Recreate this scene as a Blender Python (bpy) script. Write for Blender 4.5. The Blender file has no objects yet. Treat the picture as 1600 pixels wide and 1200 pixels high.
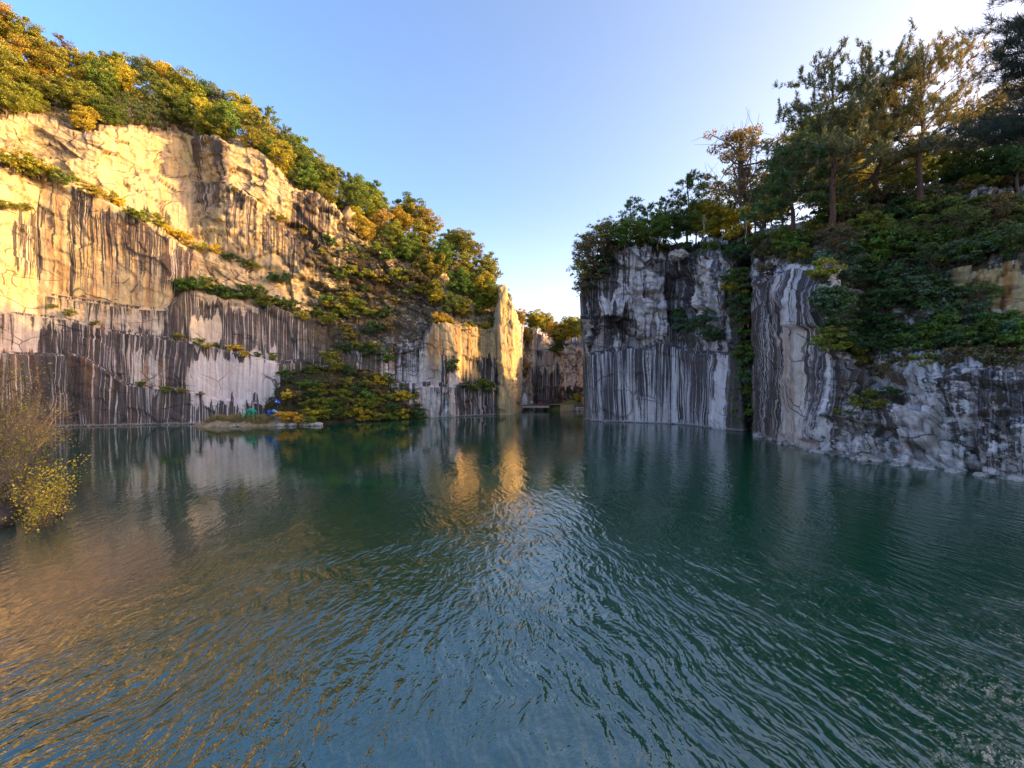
import bpy, math, random
import numpy as np
from mathutils import Vector
C = bpy.context.scene.collection
F, CX, CY, CAMZ = 672.0, 800.0, 600.0, 7.0
rad = math.radians
def P(px, py, D):
    return ((px-CX)/F*D, D, CAMZ+(CY-py)/F*D)

# ---------------------------------------------------------------- numpy noise
def _h(ix, iy, iz, seed):
    n = (ix.astype(np.int64)*374761393 + iy.astype(np.int64)*668265263 + iz.astype(np.int64)*2147483647 + seed*974634777) & 0xffffffff
    n = ((n ^ (n >> 13))*1274126177) & 0xffffffff
    n = ((n ^ (n >> 16))*2246822519) & 0xffffffff
    n = n ^ (n >> 15)
    return (n & 0xffffff)/float(0xffffff)
def vnoise(x, y, z=0.0, seed=0):
    x = np.asarray(x, float); y = np.asarray(y, float)+0*x; z = np.asarray(z, float)+0*x
    ix, iy, iz = np.floor(x), np.floor(y), np.floor(z)
    fx, fy, fz = x-ix, y-iy, z-iz
    fx, fy, fz = [f*f*(3-2*f) for f in (fx, fy, fz)]
    r = 0
    for a in (0, 1):
        for b in (0, 1):
            for c in (0, 1):
                w = (fx if a else 1-fx)*(fy if b else 1-fy)*(fz if c else 1-fz)
                r = r + w*_h(ix+a, iy+b, iz+c, seed)
    return r*2-1
def fbm(x, y, z=0.0, seed=0, oct=4):
    r, a, s = 0, 1.0, 1.0
    for k in range(oct):
        r = r + a*vnoise(x*s, y*s, z*s if np.ndim(z) else z*s, seed+k*17); a *= .5; s *= 2.03
    return r/2
def facets(u, v, seed, tilt=1.0):
    """random tilted planar facets over voronoi cells; ~[-1,1]"""
    iu, iv = np.floor(u), np.floor(v)
    best = np.full(u.shape, 1e9); sec = best.copy(); val = np.zeros(u.shape)
    for a in (-1, 0, 1):
        for b in (-1, 0, 1):
            cu, cv = iu+a, iv+b; z = cu*0
            pu = cu+.15+.7*_h(cu, cv, z, seed); pv = cv+.15+.7*_h(cu, cv, z, seed+1)
            d = np.maximum(abs(u-pu), abs(v-pv))*.6+np.hypot(u-pu, v-pv)*.4
            hh = _h(cu, cv, z, seed+2)*2-1
            gx = (_h(cu, cv, z, seed+3)*2-1)*tilt; gy = (_h(cu, cv, z, seed+4)*2-1)*tilt
            cand = hh*.7+gx*(u-pu)+gy*(v-pv)
            m = d < best
            sec = np.where(m, best, np.minimum(sec, d))
            val = np.where(m, cand, val); best = np.where(m, d, best)
    return val, sec-best
def sstep(x, a, b):
    t = np.clip((x-a)/(b-a), 0, 1); return t*t*(3-2*t)

# ---------------------------------------------------------------- object helpers
def tag(o, label=None, cat=None, group=None, kind=None):
    if label: o['label'] = label
    if cat: o['category'] = cat
    if group: o['group'] = group
    if kind: o['kind'] = kind
    return o
def link_mesh(name, me, mat, parent=None, smooth=True):
    o = bpy.data.objects.new(name, me); C.objects.link(o)
    if mat is not None and len(me.materials) == 0: me.materials.append(mat)
    if parent is not None: o.parent = parent
    if smooth: me.polygons.foreach_set('use_smooth', [True]*len(me.polygons))
    return o
def empty(name, loc=(0, 0, 0), rz=0):
    o = bpy.data.objects.new(name, None); C.objects.link(o); o.location = loc; o.rotation_euler = (0, 0, rz)
    o.empty_display_size = .3
    return o
def quads_mesh(name, V, Q, attrs=None):
    me = bpy.data.meshes.new(name)
    V = np.asarray(V, np.float32).reshape(-1, 3); Q = np.asarray(Q, np.int32)
    k = Q.shape[1]
    me.vertices.add(len(V)); me.vertices.foreach_set('co', V.ravel())
    me.loops.add(Q.size); me.loops.foreach_set('vertex_index', Q.ravel())
    me.polygons.add(len(Q)); me.polygons.foreach_set('loop_start', np.arange(0, Q.size, k, dtype=np.int32))
    me.polygons.foreach_set('loop_total', np.full(len(Q), k, np.int32))
    for n, (typ, arr) in (attrs or {}).items():
        at = me.attributes.new(n, typ, 'POINT')
        at.data.foreach_set('vector' if typ == 'FLOAT_VECTOR' else 'value', np.asarray(arr, np.float32).ravel())
    me.update(calc_edges=True); me.validate()
    return me
class MB:
    def __init__(s): s.v = []; s.f = []
    def add(s, v, f):
        o = len(s.v); s.v += [tuple(p) for p in v]; s.f += [tuple(i+o for i in q) for q in f]
    def box(s, x0, x1, y0, y1, z0, z1):
        s.add([(x0,y0,z0),(x1,y0,z0),(x1,y1,z0),(x0,y1,z0),(x0,y0,z1),(x1,y0,z1),(x1,y1,z1),(x0,y1,z1)],
              [(0,3,2,1),(4,5,6,7),(0,1,5,4),(1,2,6,5),(2,3,7,6),(3,0,4,7)])
    def tube(s, pts, rr, n=6, cap=True):
        pts = [Vector(p) for p in pts]; v = []; f = []
        for i, p in enumerate(pts):
            t = (pts[min(i+1, len(pts)-1)]-pts[max(i-1, 0)])
            t = t.normalized() if t.length > 1e-6 else Vector((0, 0, 1))
            a = t.cross(Vector((0.31, 0.95, 0.12))).normalized(); b = t.cross(a)
            for k in range(n):
                an = 2*math.pi*k/n; v.append(p+(a*math.cos(an)+b*math.sin(an))*rr[i])
        for i in range(len(pts)-1):
            for k in range(n):
                f.append((i*n+k, i*n+(k+1) % n, (i+1)*n+(k+1) % n, (i+1)*n+k))
        if cap: f += [tuple(range(n-1, -1, -1)), tuple((len(pts)-1)*n+k for k in range(n))]
        s.add(v, f)
    def mesh(s, name):
        me = bpy.data.meshes.new(name); me.from_pydata(s.v, [], s.f); me.update(); return me

# ---------------------------------------------------------------- node helpers
def newmat(name):
    m = bpy.data.materials.new(name); m.use_nodes = True; nt = m.node_tree; nt.nodes.clear(); return m, nt
class N:
    def __init__(s, nt): s.nt = nt
    def __call__(s, typ, props=None, **ins):
        n = s.nt.nodes.new(typ)
        for k, v in (props or {}).items(): setattr(n, k, v)
        for k, v in ins.items():
            key = int(k[1:]) if k[0] == '_' and k[1:].isdigit() else k.replace('_', ' ')
            i = n.inputs[key]
            if isinstance(v, bpy.types.NodeSocket): s.nt.links.new(v, i)
            else: i.default_value = v
        return n
    def attr(s, name): return s('ShaderNodeAttribute', {'attribute_name': name})
    def m(s, op, a, b=0.0, c=0.0, clamp=False):
        n = s('ShaderNodeMath', {'operation': op, 'use_clamp': clamp}, _0=a, _1=b, _2=c); return n.outputs[0]
    def vm(s, op, a, b): return s('ShaderNodeVectorMath', {'operation': op}, _0=a, _1=b).outputs[0]
    def mix(s, f, a, b):
        return s('ShaderNodeMix', {'data_type': 'RGBA'}, _0=f, _6=a, _7=b).outputs[2]
    def mul(s, f, a, b):
        return s('ShaderNodeMix', {'data_type': 'RGBA', 'blend_type': 'MULTIPLY'}, _0=f, _6=a, _7=b).outputs[2]
    def noise(s, vec, scale=1.0, detail=3.0, rough=.5, dist=0.0):
        return s('ShaderNodeTexNoise', None, Vector=vec, Scale=scale, Detail=detail, Roughness=rough, Distortion=dist).outputs['Fac']
    def mr(s, v, a, b, c=0.0, d=1.0, t='SMOOTHSTEP'):
        return s('ShaderNodeMapRange', {'interpolation_type': t}, Value=v, _1=a, _2=b, _3=c, _4=d).outputs[0]
    def bump(s, h, strength, dist, normal=None):
        n = s('ShaderNodeBump', None, Strength=strength, Distance=dist, Height=h)
        if normal is not None: s.nt.links.new(normal, n.inputs['Normal'])
        return n.outputs[0]
    def out(s, sh): s('ShaderNodeOutputMaterial', None, Surface=sh)
def rgb(r, g, b): return (r, g, b, 1)

def rock_material():
    m, nt = newmat('granite'); n = N(nt)
    W = n.attr('wall').outputs['Vector']; dark = n.attr('dark').outputs['Fac']; warm = n.attr('warm').outputs['Fac']
    moss = n.attr('moss').outputs['Fac']; rub = n.attr('rubble').outputs['Fac']; rusty = n.attr('rust').outputs['Fac']
    sx = n('ShaderNodeSeparateXYZ', None, Vector=W)
    pos = n('ShaderNodeNewGeometry').outputs['Position']
    wv = n.m('MULTIPLY', n.m('SUBTRACT', n.noise(n.vm('MULTIPLY', W, (.25, .05, 1)), 1, 2), .5), 1.8)
    wv = n.m('ADD', wv, n.m('MULTIPLY', n.m('SUBTRACT', n.noise(n.vm('MULTIPLY', W, (.9, .35, 1)), 1, 2), .5), .16))
    u = n.m('ADD', sx.outputs[0], wv); v = sx.outputs[1]; t = sx.outputs[2]
    def sv(a, b, off):
        return n('ShaderNodeCombineXYZ', None, X=n.m('MULTIPLY', u, a), Y=n.m('MULTIPLY', v, b), Z=n.m('MULTIPLY_ADD', t, 3.7, off)).outputs[0]
    A = n.noise(sv(1.05, .028, 0), 1, 3, .6); B = n.noise(sv(4.6, .07, 5), 1, 4, .7); Ls = n.noise(sv(.22, .1, 11), 1, 2)
    S = n.m('ADD', n.m('ADD', n.m('MULTIPLY', A, .46), n.m('MULTIPLY', B, .36)), n.m('MULTIPLY', Ls, .18))
    fray = n.m('MULTIPLY', n.m('SUBTRACT', n.noise(pos, 2.2, 4, .7), .5), .10)
    S = n.m('ADD', S, fray)
    iso = n.noise(n.vm('MULTIPLY', pos, (1, 1, 1.5)), 1.1, 6, .78)
    S = n.m('ADD', n.m('MULTIPLY', S, n.m('SUBTRACT', 1.0, n.m('MULTIPLY', rub, .75))), n.m('MULTIPLY', iso, n.m('MULTIPLY', rub, .75)))
    fall = n.attr('fall').outputs['Fac']
    th = n.m('ADD', n.m('SUBTRACT', .635, n.m('MULTIPLY', dark, .34)), n.m('MULTIPLY', fall, .085))
    dm = n.mr(n.m('SUBTRACT', S, th), -.025, .025)
    dm = n.m('MULTIPLY', dm, n.mr(dark, 0.0, .12))
    mott = n.noise(pos, .55, 5, .65); fine = n.noise(pos, 5.0, 4, .7)
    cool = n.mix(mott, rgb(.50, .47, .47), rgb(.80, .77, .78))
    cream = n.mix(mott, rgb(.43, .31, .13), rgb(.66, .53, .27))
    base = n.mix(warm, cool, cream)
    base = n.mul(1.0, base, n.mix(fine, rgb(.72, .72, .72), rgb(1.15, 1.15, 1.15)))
    # greyish wash streaks
    wash = n.mr(n.noise(sv(1.7, .05, 21), 1, 4, .6), .42, .62)
    base = n.mix(n.m('MULTIPLY', wash, .45), base, rgb(.25, .20, .20))
    rs = n.mr(n.noise(sv(1.1, .045, 31), 1, 3, .6), .50, .60)
    base = n.mix(n.m('MULTIPLY', n.m('MULTIPLY', rs, rusty), .85), base, rgb(.36, .165, .055))
    dcol = n.mix(n.mr(n.noise(sv(2.1, .07, 41), 1, 3, .6), .46, .6), rgb(.008, .008, .011), rgb(.040, .029, .034))
    dcol = n.mix(n.mr(n.noise(sv(5.5, .09, 43), 1, 3, .7), .50, .62), dcol, rgb(.055, .05, .056))
    dcol = n.mix(n.m('MULTIPLY', n.mr(n.noise(sv(1.4, .06, 47), 1, 2), .52, .62), rusty), dcol, rgb(.13, .065, .025))
    col = n.mix(n.m('MULTIPLY', dm, .93), base, dcol)
    # thin pale mineral runs over the dark
    pale = n.mr(n.noise(sv(4.6, .05, 61), 1, 3, .6), .545, .585)
    pale = n.m('MULTIPLY', pale, n.mr(n.noise(sv(.35, .06, 71), 1, 2), .34, .50))
    col = n.mix(n.m('MULTIPLY', n.m('MULTIPLY', n.m('MULTIPLY', pale, dm), n.m('SUBTRACT', 1.0, rub)), .85), col, n.mix(warm, rgb(.55, .53, .55), rgb(.5, .42, .3)))
    # joints
    jw = n('ShaderNodeCombineXYZ', None, X=n.m('MULTIPLY', n.m('ADD', u, n.m('MULTIPLY', v, .15)), .19), Y=n.m('MULTIPLY', n.m('ADD', v, n.m('MULTIPLY', u, .12)), .24), Z=t).outputs[0]
    jw = n.vm('ADD', jw, n('ShaderNodeVectorMath', {'operation': 'SCALE'}, _0=n('ShaderNodeTexNoise', None, Vector=pos, Scale=.45, Detail=1.0).outputs['Color'], Scale=.16).outputs[0])
    vo = n('ShaderNodeTexVoronoi', {'feature': 'DISTANCE_TO_EDGE', 'distance': 'EUCLIDEAN'}, Vector=jw, Scale=1.0, Randomness=.8).outputs['Distance']
    crack = n.mr(vo, .003, .014, 1, 0)
    crack = n.m('MULTIPLY', crack, n.mr(n.noise(pos, .3, 2), .46, .56))
    col = n.mix(n.m('MULTIPLY', crack, .7), col, rgb(.03, .025, .025))
    cv = n.m('MULTIPLY', n.attr('crev').outputs['Fac'], n.mr(n.noise(pos, .5, 3), .36, .52))
    col = n.mix(n.m('MULTIPLY', cv, .8), col, rgb(.035, .03, .032))
    mm = n.m('MULTIPLY', moss, n.mr(n.noise(pos, .7, 5, .7), .40, .56), clamp=True)
    mcol = n.mix(n.noise(pos, 2.5, 3), rgb(.035, .035, .014), rgb(.12, .085, .04))
    col = n.mix(n.m('MULTIPLY', mm, .9), col, mcol)
    # tide line
    z = n('ShaderNodeSeparateXYZ', None, Vector=pos).outputs[2]
    zz = n.m('ADD', z, n.m('MULTIPLY', n.m('SUBTRACT', n.noise(pos, 1.2, 3), .5), .5))
    tide = n.m('MULTIPLY', n.mr(zz, .05, .16), n.mr(zz, .28, .5, 1, 0))
    col = n.mix(n.m('MULTIPLY', tide, .35), col, rgb(.42, .38, .34))
    h = n.m('ADD', n.m('MULTIPLY', n.noise(pos, 1.6, 8, .68), .6), n.m('ADD', n.m('MULTIPLY', B, .25), n.m('MULTIPLY', crack, -.5)))
    b = n.bump(h, .75, .4)
    p = n('ShaderNodeBsdfPrincipled', None, Base_Color=col, Roughness=n.m('SUBTRACT', .85, n.m('MULTIPLY', dm, .25)), Normal=b)
    p.inputs['Specular IOR Level'].default_value = .3
    n.out(p.outputs[0]); return m

def leaf_material(name, trans=.35, hue=.04):
    m, nt = newmat(name); n = N(nt)
    oc = n('ShaderNodeObjectInfo'); r = n.attr('rnd').outputs['Fac']; pos = n('ShaderNodeNewGeometry').outputs['Position']
    g = n.noise(pos, .5, 2)
    hs = n('ShaderNodeHueSaturation', None, Color=oc.outputs['Color'],
           Hue=n.m('ADD', .5, n.m('MULTIPLY', n.m('SUBTRACT', n.m('ADD', r, g), 1.0), hue)),
           Saturation=n.m('MULTIPLY_ADD', r, -.25, 1.1),
           Value=n.m('MULTIPLY_ADD', n.m('FRACT', n.m('MULTIPLY', r, 7.3)), .8, .6))
    d = n('ShaderNodeBsdfPrincipled', None, Base_Color=hs.outputs[0], Roughness=.6)
    d.inputs['Specular IOR Level'].default_value = .25
    tr = n('ShaderNodeBsdfTranslucent', None, Color=hs.outputs[0])
    mx = n('ShaderNodeMixShader', None, _0=trans, _1=d.outputs[0], _2=tr.outputs[0])
    n.out(mx.outputs[0]); return m
def simple_mat(name, c1, c2, scale=3.0, rough=.8, bump=.0, bd=.05, spec=.3, stretch=None):
    m, nt = newmat(name); n = N(nt)
    pos = n('ShaderNodeTexCoord').outputs['Object']
    if stretch: pos = n.vm('MULTIPLY', pos, stretch)
    f = n.noise(pos, scale, 5, .65)
    col = n.mix(n.mr(f, .3, .7), rgb(*c1), rgb(*c2))
    p = n('ShaderNodeBsdfPrincipled', None, Base_Color=col, Roughness=rough)
    p.inputs['Specular IOR Level'].default_value = spec
    if bump: nt.links.new(n.bump(f, bump, bd), p.inputs['Normal'])
    n.out(p.outputs[0]); return m
def water_material():
    m, nt = newmat('lake_water'); n = N(nt)
    pos = n('ShaderNodeNewGeometry').outputs['Position']
    s = n('ShaderNodeSeparateXYZ', None, Vector=pos); x, y = s.outputs[0], s.outputs[1]
    wx = n.m('ADD', x, n.m('MULTIPLY', n.m('SUBTRACT', n.noise(pos, .22, 2), .5), 2.6))
    def wv(a, b, z, yy=y, xx=wx): return n('ShaderNodeCombineXYZ', None, X=n.m('MULTIPLY', xx, a), Y=n.m('MULTIPLY', yy, b), Z=z).outputs[0]
    sk = n.m('ADD', wx, n.m('MULTIPLY', y, .18)); sk2 = n.m('ADD', wx, n.m('MULTIPLY', y, -.22))
    A = n.noise(wv(2.5, .68, 0, y, sk), 1, 2, .5)
    B = n.noise(wv(4.9, 1.9, 7, y, sk2), 1, 2, .5)
    Cc = n.noise(wv(7.5, 6.5, 3), 1, 3, .5)
    patch = n.mr(n.noise(pos, .07, 2), .36, .62, .45, 1.0)
    near = n.mr(y, 9.0, 30.0, 1.12, .22, 'LINEAR')
    calm = n.mr(n.m('ADD', x, n.m('MULTIPLY', y, -.15)), -18.0, -7.0, .35, 1.0)
    am = n.m('MULTIPLY', n.m('MULTIPLY', patch, near), calm)
    h = n.m('ADD', n.m('ADD', n.m('MULTIPLY', A, .155), n.m('MULTIPLY', B, .062)), n.m('MULTIPLY', Cc, .022))
    b = n.bump(n.m('MULTIPLY', h, am), 1.0, 1.0)
    silt = n.m('MULTIPLY', n.mr(n.m('ADD', n.m('ADD', x, n.m('MULTIPLY', y, .12)), n.m('MULTIPLY', n.noise(pos, .25, 3), 3.0)), -11.5, -7.5, 1, 0), n.mr(y, 16.0, 24.0, 1, 0))
    deep = n.mix(n.noise(pos, .05, 2), rgb(.003, .042, .021), rgb(.005, .062, .031))
    col = n.mix(n.m('MULTIPLY', silt, .9), deep, n.mix(n.noise(pos, 1.1, 4), rgb(.05, .055, .05), rgb(.11, .095, .065)))
    p = n('ShaderNodeBsdfPrincipled', None, Base_Color=col, Roughness=.012, IOR=2.35, Normal=b)
    n.out(p.outputs[0]); return m

ROCK = rock_material()
LEAF = leaf_material('broad_leaves'); NEEDLE = leaf_material('pine_needles', .15, .03)
BARK = simple_mat('bark', (.06, .045, .035), (.16, .12, .09), 6, .9, .5, .03)
PALEBARK = simple_mat('pale_bark', (.35, .32, .28), (.6, .57, .52), 5, .8, .3, .02)
REDBARK = simple_mat('red_pine_bark', (.05, .032, .025), (.15, .08, .05), 5, .9, .5, .03)
TWIG = simple_mat('dry_twigs', (.10, .07, .05), (.24, .17, .12), 3, .9)
SOIL = simple_mat('forest_soil', (.030, .028, .014), (.085, .065, .035), .8, .95, .8, .4)
SAND = simple_mat('sandy_bank', (.16, .12, .07), (.34, .27, .17), 1.2, .95, .7, .15)
WATER = water_material()

# ---------------------------------------------------------------- curtains (terrain given as rows of knots)
def kn(lst, c):
    a = np.array([(k[0], k[1]) for k in lst], float); return np.interp(c, a[:, 0], a[:, 1])
def smooth1(a, s, dc):
    if s <= 0: return a
    k = max(1, int(3*s/dc)); w = np.exp(-.5*(np.arange(-k, k+1)*dc/s)**2); w /= w.sum()
    return np.convolve(np.pad(a, k, mode='edge'), w, 'valid')
class Curtain:
    smooth = False
    def __init__(s, c0, c1, dc, base, rows, sm=8.0, dmax=None):
        """rows: (kind 'y'|'z', knots, setback knots, segments up to this row)"""
        s.c = np.arange(c0, c1+dc*.5, dc); s.D0 = smooth1(kn(base, s.c), sm*.5, dc)
        Y, D, T = [], [], []
        segs = []
        for kind, yk, sk, sg, *_ in rows:
            sb = smooth1(kn(sk, s.c) if isinstance(sk, list) else np.full(len(s.c), float(sk)), sm, dc)
            d = s.D0+sb
            if dmax: d = np.minimum(d, dmax)
            yy = smooth1(kn(yk, s.c) if isinstance(yk, list) else np.full(len(s.c), float(yk)), sm, dc)
            z = yy if kind == 'z' else CAMZ+(CY-yy)/F*d
            Y.append(z); D.append(d); segs.append(sg)
        s.Z = np.array(Y); s.D = np.array(D)
        rz, rd, tier = [s.Z[0]], [s.D[0]], [0]; fl = [1.0]
        for i in range(1, len(rows)):
            for k in range(1, segs[i]+1):
                t = k/segs[i]; rz.append(s.Z[i-1]*(1-t)+s.Z[i]*t); rd.append(s.D[i-1]*(1-t)+s.D[i]*t); tier.append(i+1 if len(rows[i]) > 4 else i); fl.append(1-.5*t if len(rows[i]) > 4 else (.5-.5*t if len(rows[i-1]) > 4 else 1-t))
        s.gz = np.array(rz); s.gd = np.array(rd); s.fall = np.array(fl)[:, None]+0*s.gz; s.tier = np.array(tier)[:, None]+0*s.gz
        s.px = s.c[None, :]+0*s.gz; s.gx = (s.px-CX)/F*s.gd
        s.py = CY-(s.gz-CAMZ)/s.gd*F
        X0 = (s.c-CX)/F*s.D0
        u = np.concatenate([[0], np.cumsum(np.hypot(np.diff(X0), np.diff(s.D0)))]); s.u = u[None, :]+0*s.gz
    def at(s, px, py, zmin=0):
        """3D ground point seen at photo pixel (px, py)"""
        j = int(np.clip(round((px-s.c[0])/(s.c[1]-s.c[0])), 0, len(s.c)-1))
        col = s.py[:, j]; ok = s.gz[:, j] >= zmin-.01
        i = np.argmin(np.where(ok, abs(col-py), 1e9))
        return Vector((s.gx[i, j], s.gd[i, j], s.gz[i, j]))
    def build(s, name, mat, amp, attrs, seed=1, cell=(5.0, 4.0), small=.38, flute=.0, shelf=.18, f3w=.3, label=None, cat=None, extra=None):
        pos = np.stack([s.gx, s.gd, s.gz], -1)
        du = np.gradient(pos, axis=1); dv = np.gradient(pos, axis=0)
        nr = np.cross(du, dv); ln = np.linalg.norm(nr, axis=-1, keepdims=True); nr = nr/np.maximum(ln, 1e-6)
        for _ in range(6):
            q = np.pad(nr, ((1, 1), (1, 1), (0, 0)), mode='edge'); nr = (q[1:-1, 1:-1]*2+q[:-2, 1:-1]+q[2:, 1:-1]+q[1:-1, :-2]+q[1:-1, 2:])/6
        nr /= np.maximum(np.linalg.norm(nr, axis=-1, keepdims=True), 1e-6)
        u, v = s.u, s.gz
        wu = u+.15*v+.9*fbm(u*.1, v*.1, 0, seed)+.10*fbm(u*.9, v*.9, 3, seed+3); wv = v+.22*u+.8*fbm(u*.1, v*.1, 5, seed+9)+.10*fbm(u*1., v*.9, 7, seed+5)
        a = amp(s.px, s.py, s)
        f1, e1 = facets(wu/cell[0], wv/cell[1], seed+21, .9)
        f2, e2 = facets(wu/(cell[0]*.33), wv/(cell[1]*.38), seed+51, .8)
        f3, e3 = facets(wu/(cell[0]*.12), wv/(cell[1]*.15), seed+71, .8)
        d = a*(f1+small*f2+small*f3w*f3-.35*sstep(e2, .12, 0)*small)+.06*fbm(u*.8, v*.8, 1, seed+99, 4)
        tv = wv/(cell[1]*.42)+.5*vnoise(wu/(cell[0]*.8), wv*.02, 0, seed+31)+_h(np.floor(wu/(cell[0]*.6)), 0*wu, 0*wu, seed+33)
        d += a*shelf*((tv-np.floor(tv))-.5)
        d += flute*fbm(u*1.3, v*.06, 2, seed+77, 3)
        if extra is not None: d = d+extra(s.px, s.py, u, v)
        s.crev = np.clip(np.maximum(sstep(e1, .07, .0), .85*sstep(e2, .12, .0))*np.clip(a*1.5-.25, 0, 1)+.7*sstep(f1*.7+f2*.5, -.45, -.8)*np.clip(a-.3, 0, 1), 0, 1)
        pos = pos+nr*d[..., None]
        if hasattr(s, 'post'): pos = s.post(pos)
        s.pos = pos; s.nr = nr
        R, K = s.gz.shape
        idx = np.arange(R*K).reshape(R, K)
        Q = np.stack([idx[:-1, :-1], idx[:-1, 1:], idx[1:, 1:], idx[1:, :-1]], -1).reshape(-1, 4)
        A = {'wall': ('FLOAT_VECTOR', np.stack([u, v, s.tier*.5], -1)), 'crev': ('FLOAT', s.crev), 'fall': ('FLOAT', s.fall)}
        attrs = dict(attrs); attrs.setdefault('rubble', lambda x_, y_: 0*x_)
        for k, fn in attrs.items(): A[k] = ('FLOAT', np.clip(fn(s.px, s.py), 0, 1))
        me = quads_mesh(name, pos, Q, A)
        o = link_mesh(name, me, mat, None, s.smooth); tag(o, label, cat, kind='structure'); return o
def paint(base, *ops):
    def fn(px, py):
        r = (base(px, py) if callable(base) else np.full(px.shape, float(base)))
        jx = 9*fbm(px/40, py/60, 0, 5)+5*vnoise(px/4, py/40, 0, 6); jy = 9*fbm(px/60, py/60, 4, 8)+16*vnoise(px/5.5, py/150, 0, 9)+7*vnoise(px/2.2, py/90, 0, 10)
        for (x0, x1, y0, y1, soft, val) in ops:
            m = sstep(px+jx, x0-soft, x0+soft)*(1-sstep(px+jx, x1-soft, x1+soft))*sstep(py+jy, y0-soft, y0+soft)*(1-sstep(py+jy, y1-soft, y1+soft))
            r = r*(1-m)+val*m
        return r
    return fn

W_L = [(-640, 42), (-260, 52), (0, 65), (60, 69), (300, 75), (420, 80), (520, 85), (600, 88), (690, 91)]
y2 = [(-260, 545), (0, 553), (130, 558), (200, 604), (280, 610), (340, 625), (430, 634), (520, 600), (600, 600), (690, 600)]
y1 = [(-260, 480), (0, 490), (100, 500), (180, 520), (300, 537), (400, 560), (440, 570), (520, 560), (600, 545), (690, 545)]
y3 = [(-260, 440), (0, 452), (100, 468), (200, 482), (262, 486), (285, 455), (400, 478), (500, 502), (600, 505), (690, 515)]
y4 = [(-260, 230), (0, 258), (100, 283), (200, 335), (300, 395), (400, 436), (450, 450), (500, 466), (560, 462), (600, 465), (690, 500)]
y5 = [(-260, 190), (0, 220), (100, 245), (180, 268), (300, 285), (360, 292), (420, 332), (480, 378), (520, 410), (560, 425), (600, 430), (690, 488)]
yt = [(-260, 150), (0, 182), (60, 188), (130, 212), (200, 200), (300, 212), (345, 225), (400, 240), (430, 262), (455, 298), (500, 318), (540, 340), (560, 375), (600, 400), (640, 418), (690, 480)]
def off(k, d): return [(a, b+d) for a, b in k]
def corner(sb): # upper wall folds into a corner at px 300
    return [(-260, sb), (150, sb), (298, sb+8), (304, sb+8), (352, sb+1), (690, sb)]
LC = Curtain(-640, 700, 1.7, W_L, [
    ('z', -3, -.4, 1), ('z', 0, 0, 4), ('y', y2, .3, 26), ('y', off(y2, -3), [(0, .6), (200, .7), (340, 1.4), (690, 1)], 3),
    ('y', y1, [(0, .9), (300, 1.4), (690, 2)], 34), ('y', off(y1, -4), [(0, 1.2), (270, 1.4), (320, 3.2), (600, 4.5), (690, 3)], 3),
    ('y', y3, [(0, 1.5), (270, 1.8), (320, 3.6), (600, 6), (690, 4)], 26), ('y', off(y3, -5), [(0, 1.8), (262, 2.1), (290, 5.4), (600, 9), (690, 6)], 3),
    ('y', y4, [(0, 2.6), (262, 3.0), (300, 6), (600, 11), (690, 7)], 70), ('y', off(y4, -10), [(0, 7), (300, 9), (420, 8.4), (500, 8.5), (600, 13), (690, 8)], 4),
    ('y', y5, corner(9.0), 36), ('y', off(y5, -3), corner(10.3), 2), ('y', yt, corner(11.5), 44), ('y', off(yt, -9), corner(16), 3)], sm=5)
def ampL(px, py, s):
    a = np.full(px.shape, .26)
    a = np.where(py < 430, .42, a); m = sstep(px, 285, 330)*(1-sstep(py, 480, 500)); a = a+.7*m; a = a+.35*(py < 300)*(px < 290)
    m = sstep(px, 430, 520); a = a+m*.9
    a = a*(1-.75*(px > 288)*(px < 430)*(py > 552)*(py < 632))
    return a*sstep(s.gz, -1, 1)
darkL = paint(.22, (-300, 700, 500, 700, 20, .5), (-300, 290, 480, 560, 12, .38), (60, 262, 515, 700, 10, .98), (-300, 110, 555, 700, 10, .9), (200, 262, 540, 606, 7, .5), (262, 305, 380, 700, 7, 1.),
              (90, 285, 300, 480, 25, .56), (20, 70, 340, 430, 10, .75), (298, 500, 400, 455, 10, .12), (296, 445, 484, 556, 8, .85), (300, 345, 500, 540, 6, .1),
              (296, 432, 556, 628, 6, .1), (300, 440, 628, 700, 6, 1.), (440, 590, 500, 600, 10, 1.), (350, 520, 290, 400, 12, .5), (440, 520, 310, 430, 10, .68), (400, 460, 245, 330, 8, .2), (300, 352, 215, 330, 6, .55),
              (530, 700, 400, 545, 20, .6), (600, 700, 545, 700, 8, .42), (150, 296, 190, 330, 8, .06))
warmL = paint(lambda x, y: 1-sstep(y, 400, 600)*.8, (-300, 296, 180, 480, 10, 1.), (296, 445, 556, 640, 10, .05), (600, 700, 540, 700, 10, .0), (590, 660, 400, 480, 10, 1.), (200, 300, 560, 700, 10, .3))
mossL = paint(.08, (-300, 296, 180, 520, 10, .0), (296, 520, 440, 480, 15, .2), (480, 700, 370, 560, 20, 1.1), (430, 600, 560, 700, 10, .8), (296, 352, 215, 370, 8, .45), (-300, 120, 200, 260, 10, .6), (-300, 30, 560, 700, 10, .5), (300, 440, 560, 625, 8, 0))
rubL = paint(.0, (500, 700, 380, 550, 14, .8), (395, 520, 240, 400, 14, .4))
rustL = paint(.25, (0, 300, 300, 480, 20, .6), (110, 200, 500, 700, 12, .8), (225, 262, 560, 610, 6, 1), (-300, 60, 550, 700, 6, 1), (296, 445, 490, 640, 10, .05), (400, 500, 300, 400, 20, .5))
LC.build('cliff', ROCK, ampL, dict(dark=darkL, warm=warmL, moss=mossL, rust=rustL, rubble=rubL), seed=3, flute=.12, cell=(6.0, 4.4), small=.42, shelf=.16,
         label='tall streaked granite quarry cliff on the left, golden above and black near the water', cat='cliff')

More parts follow.
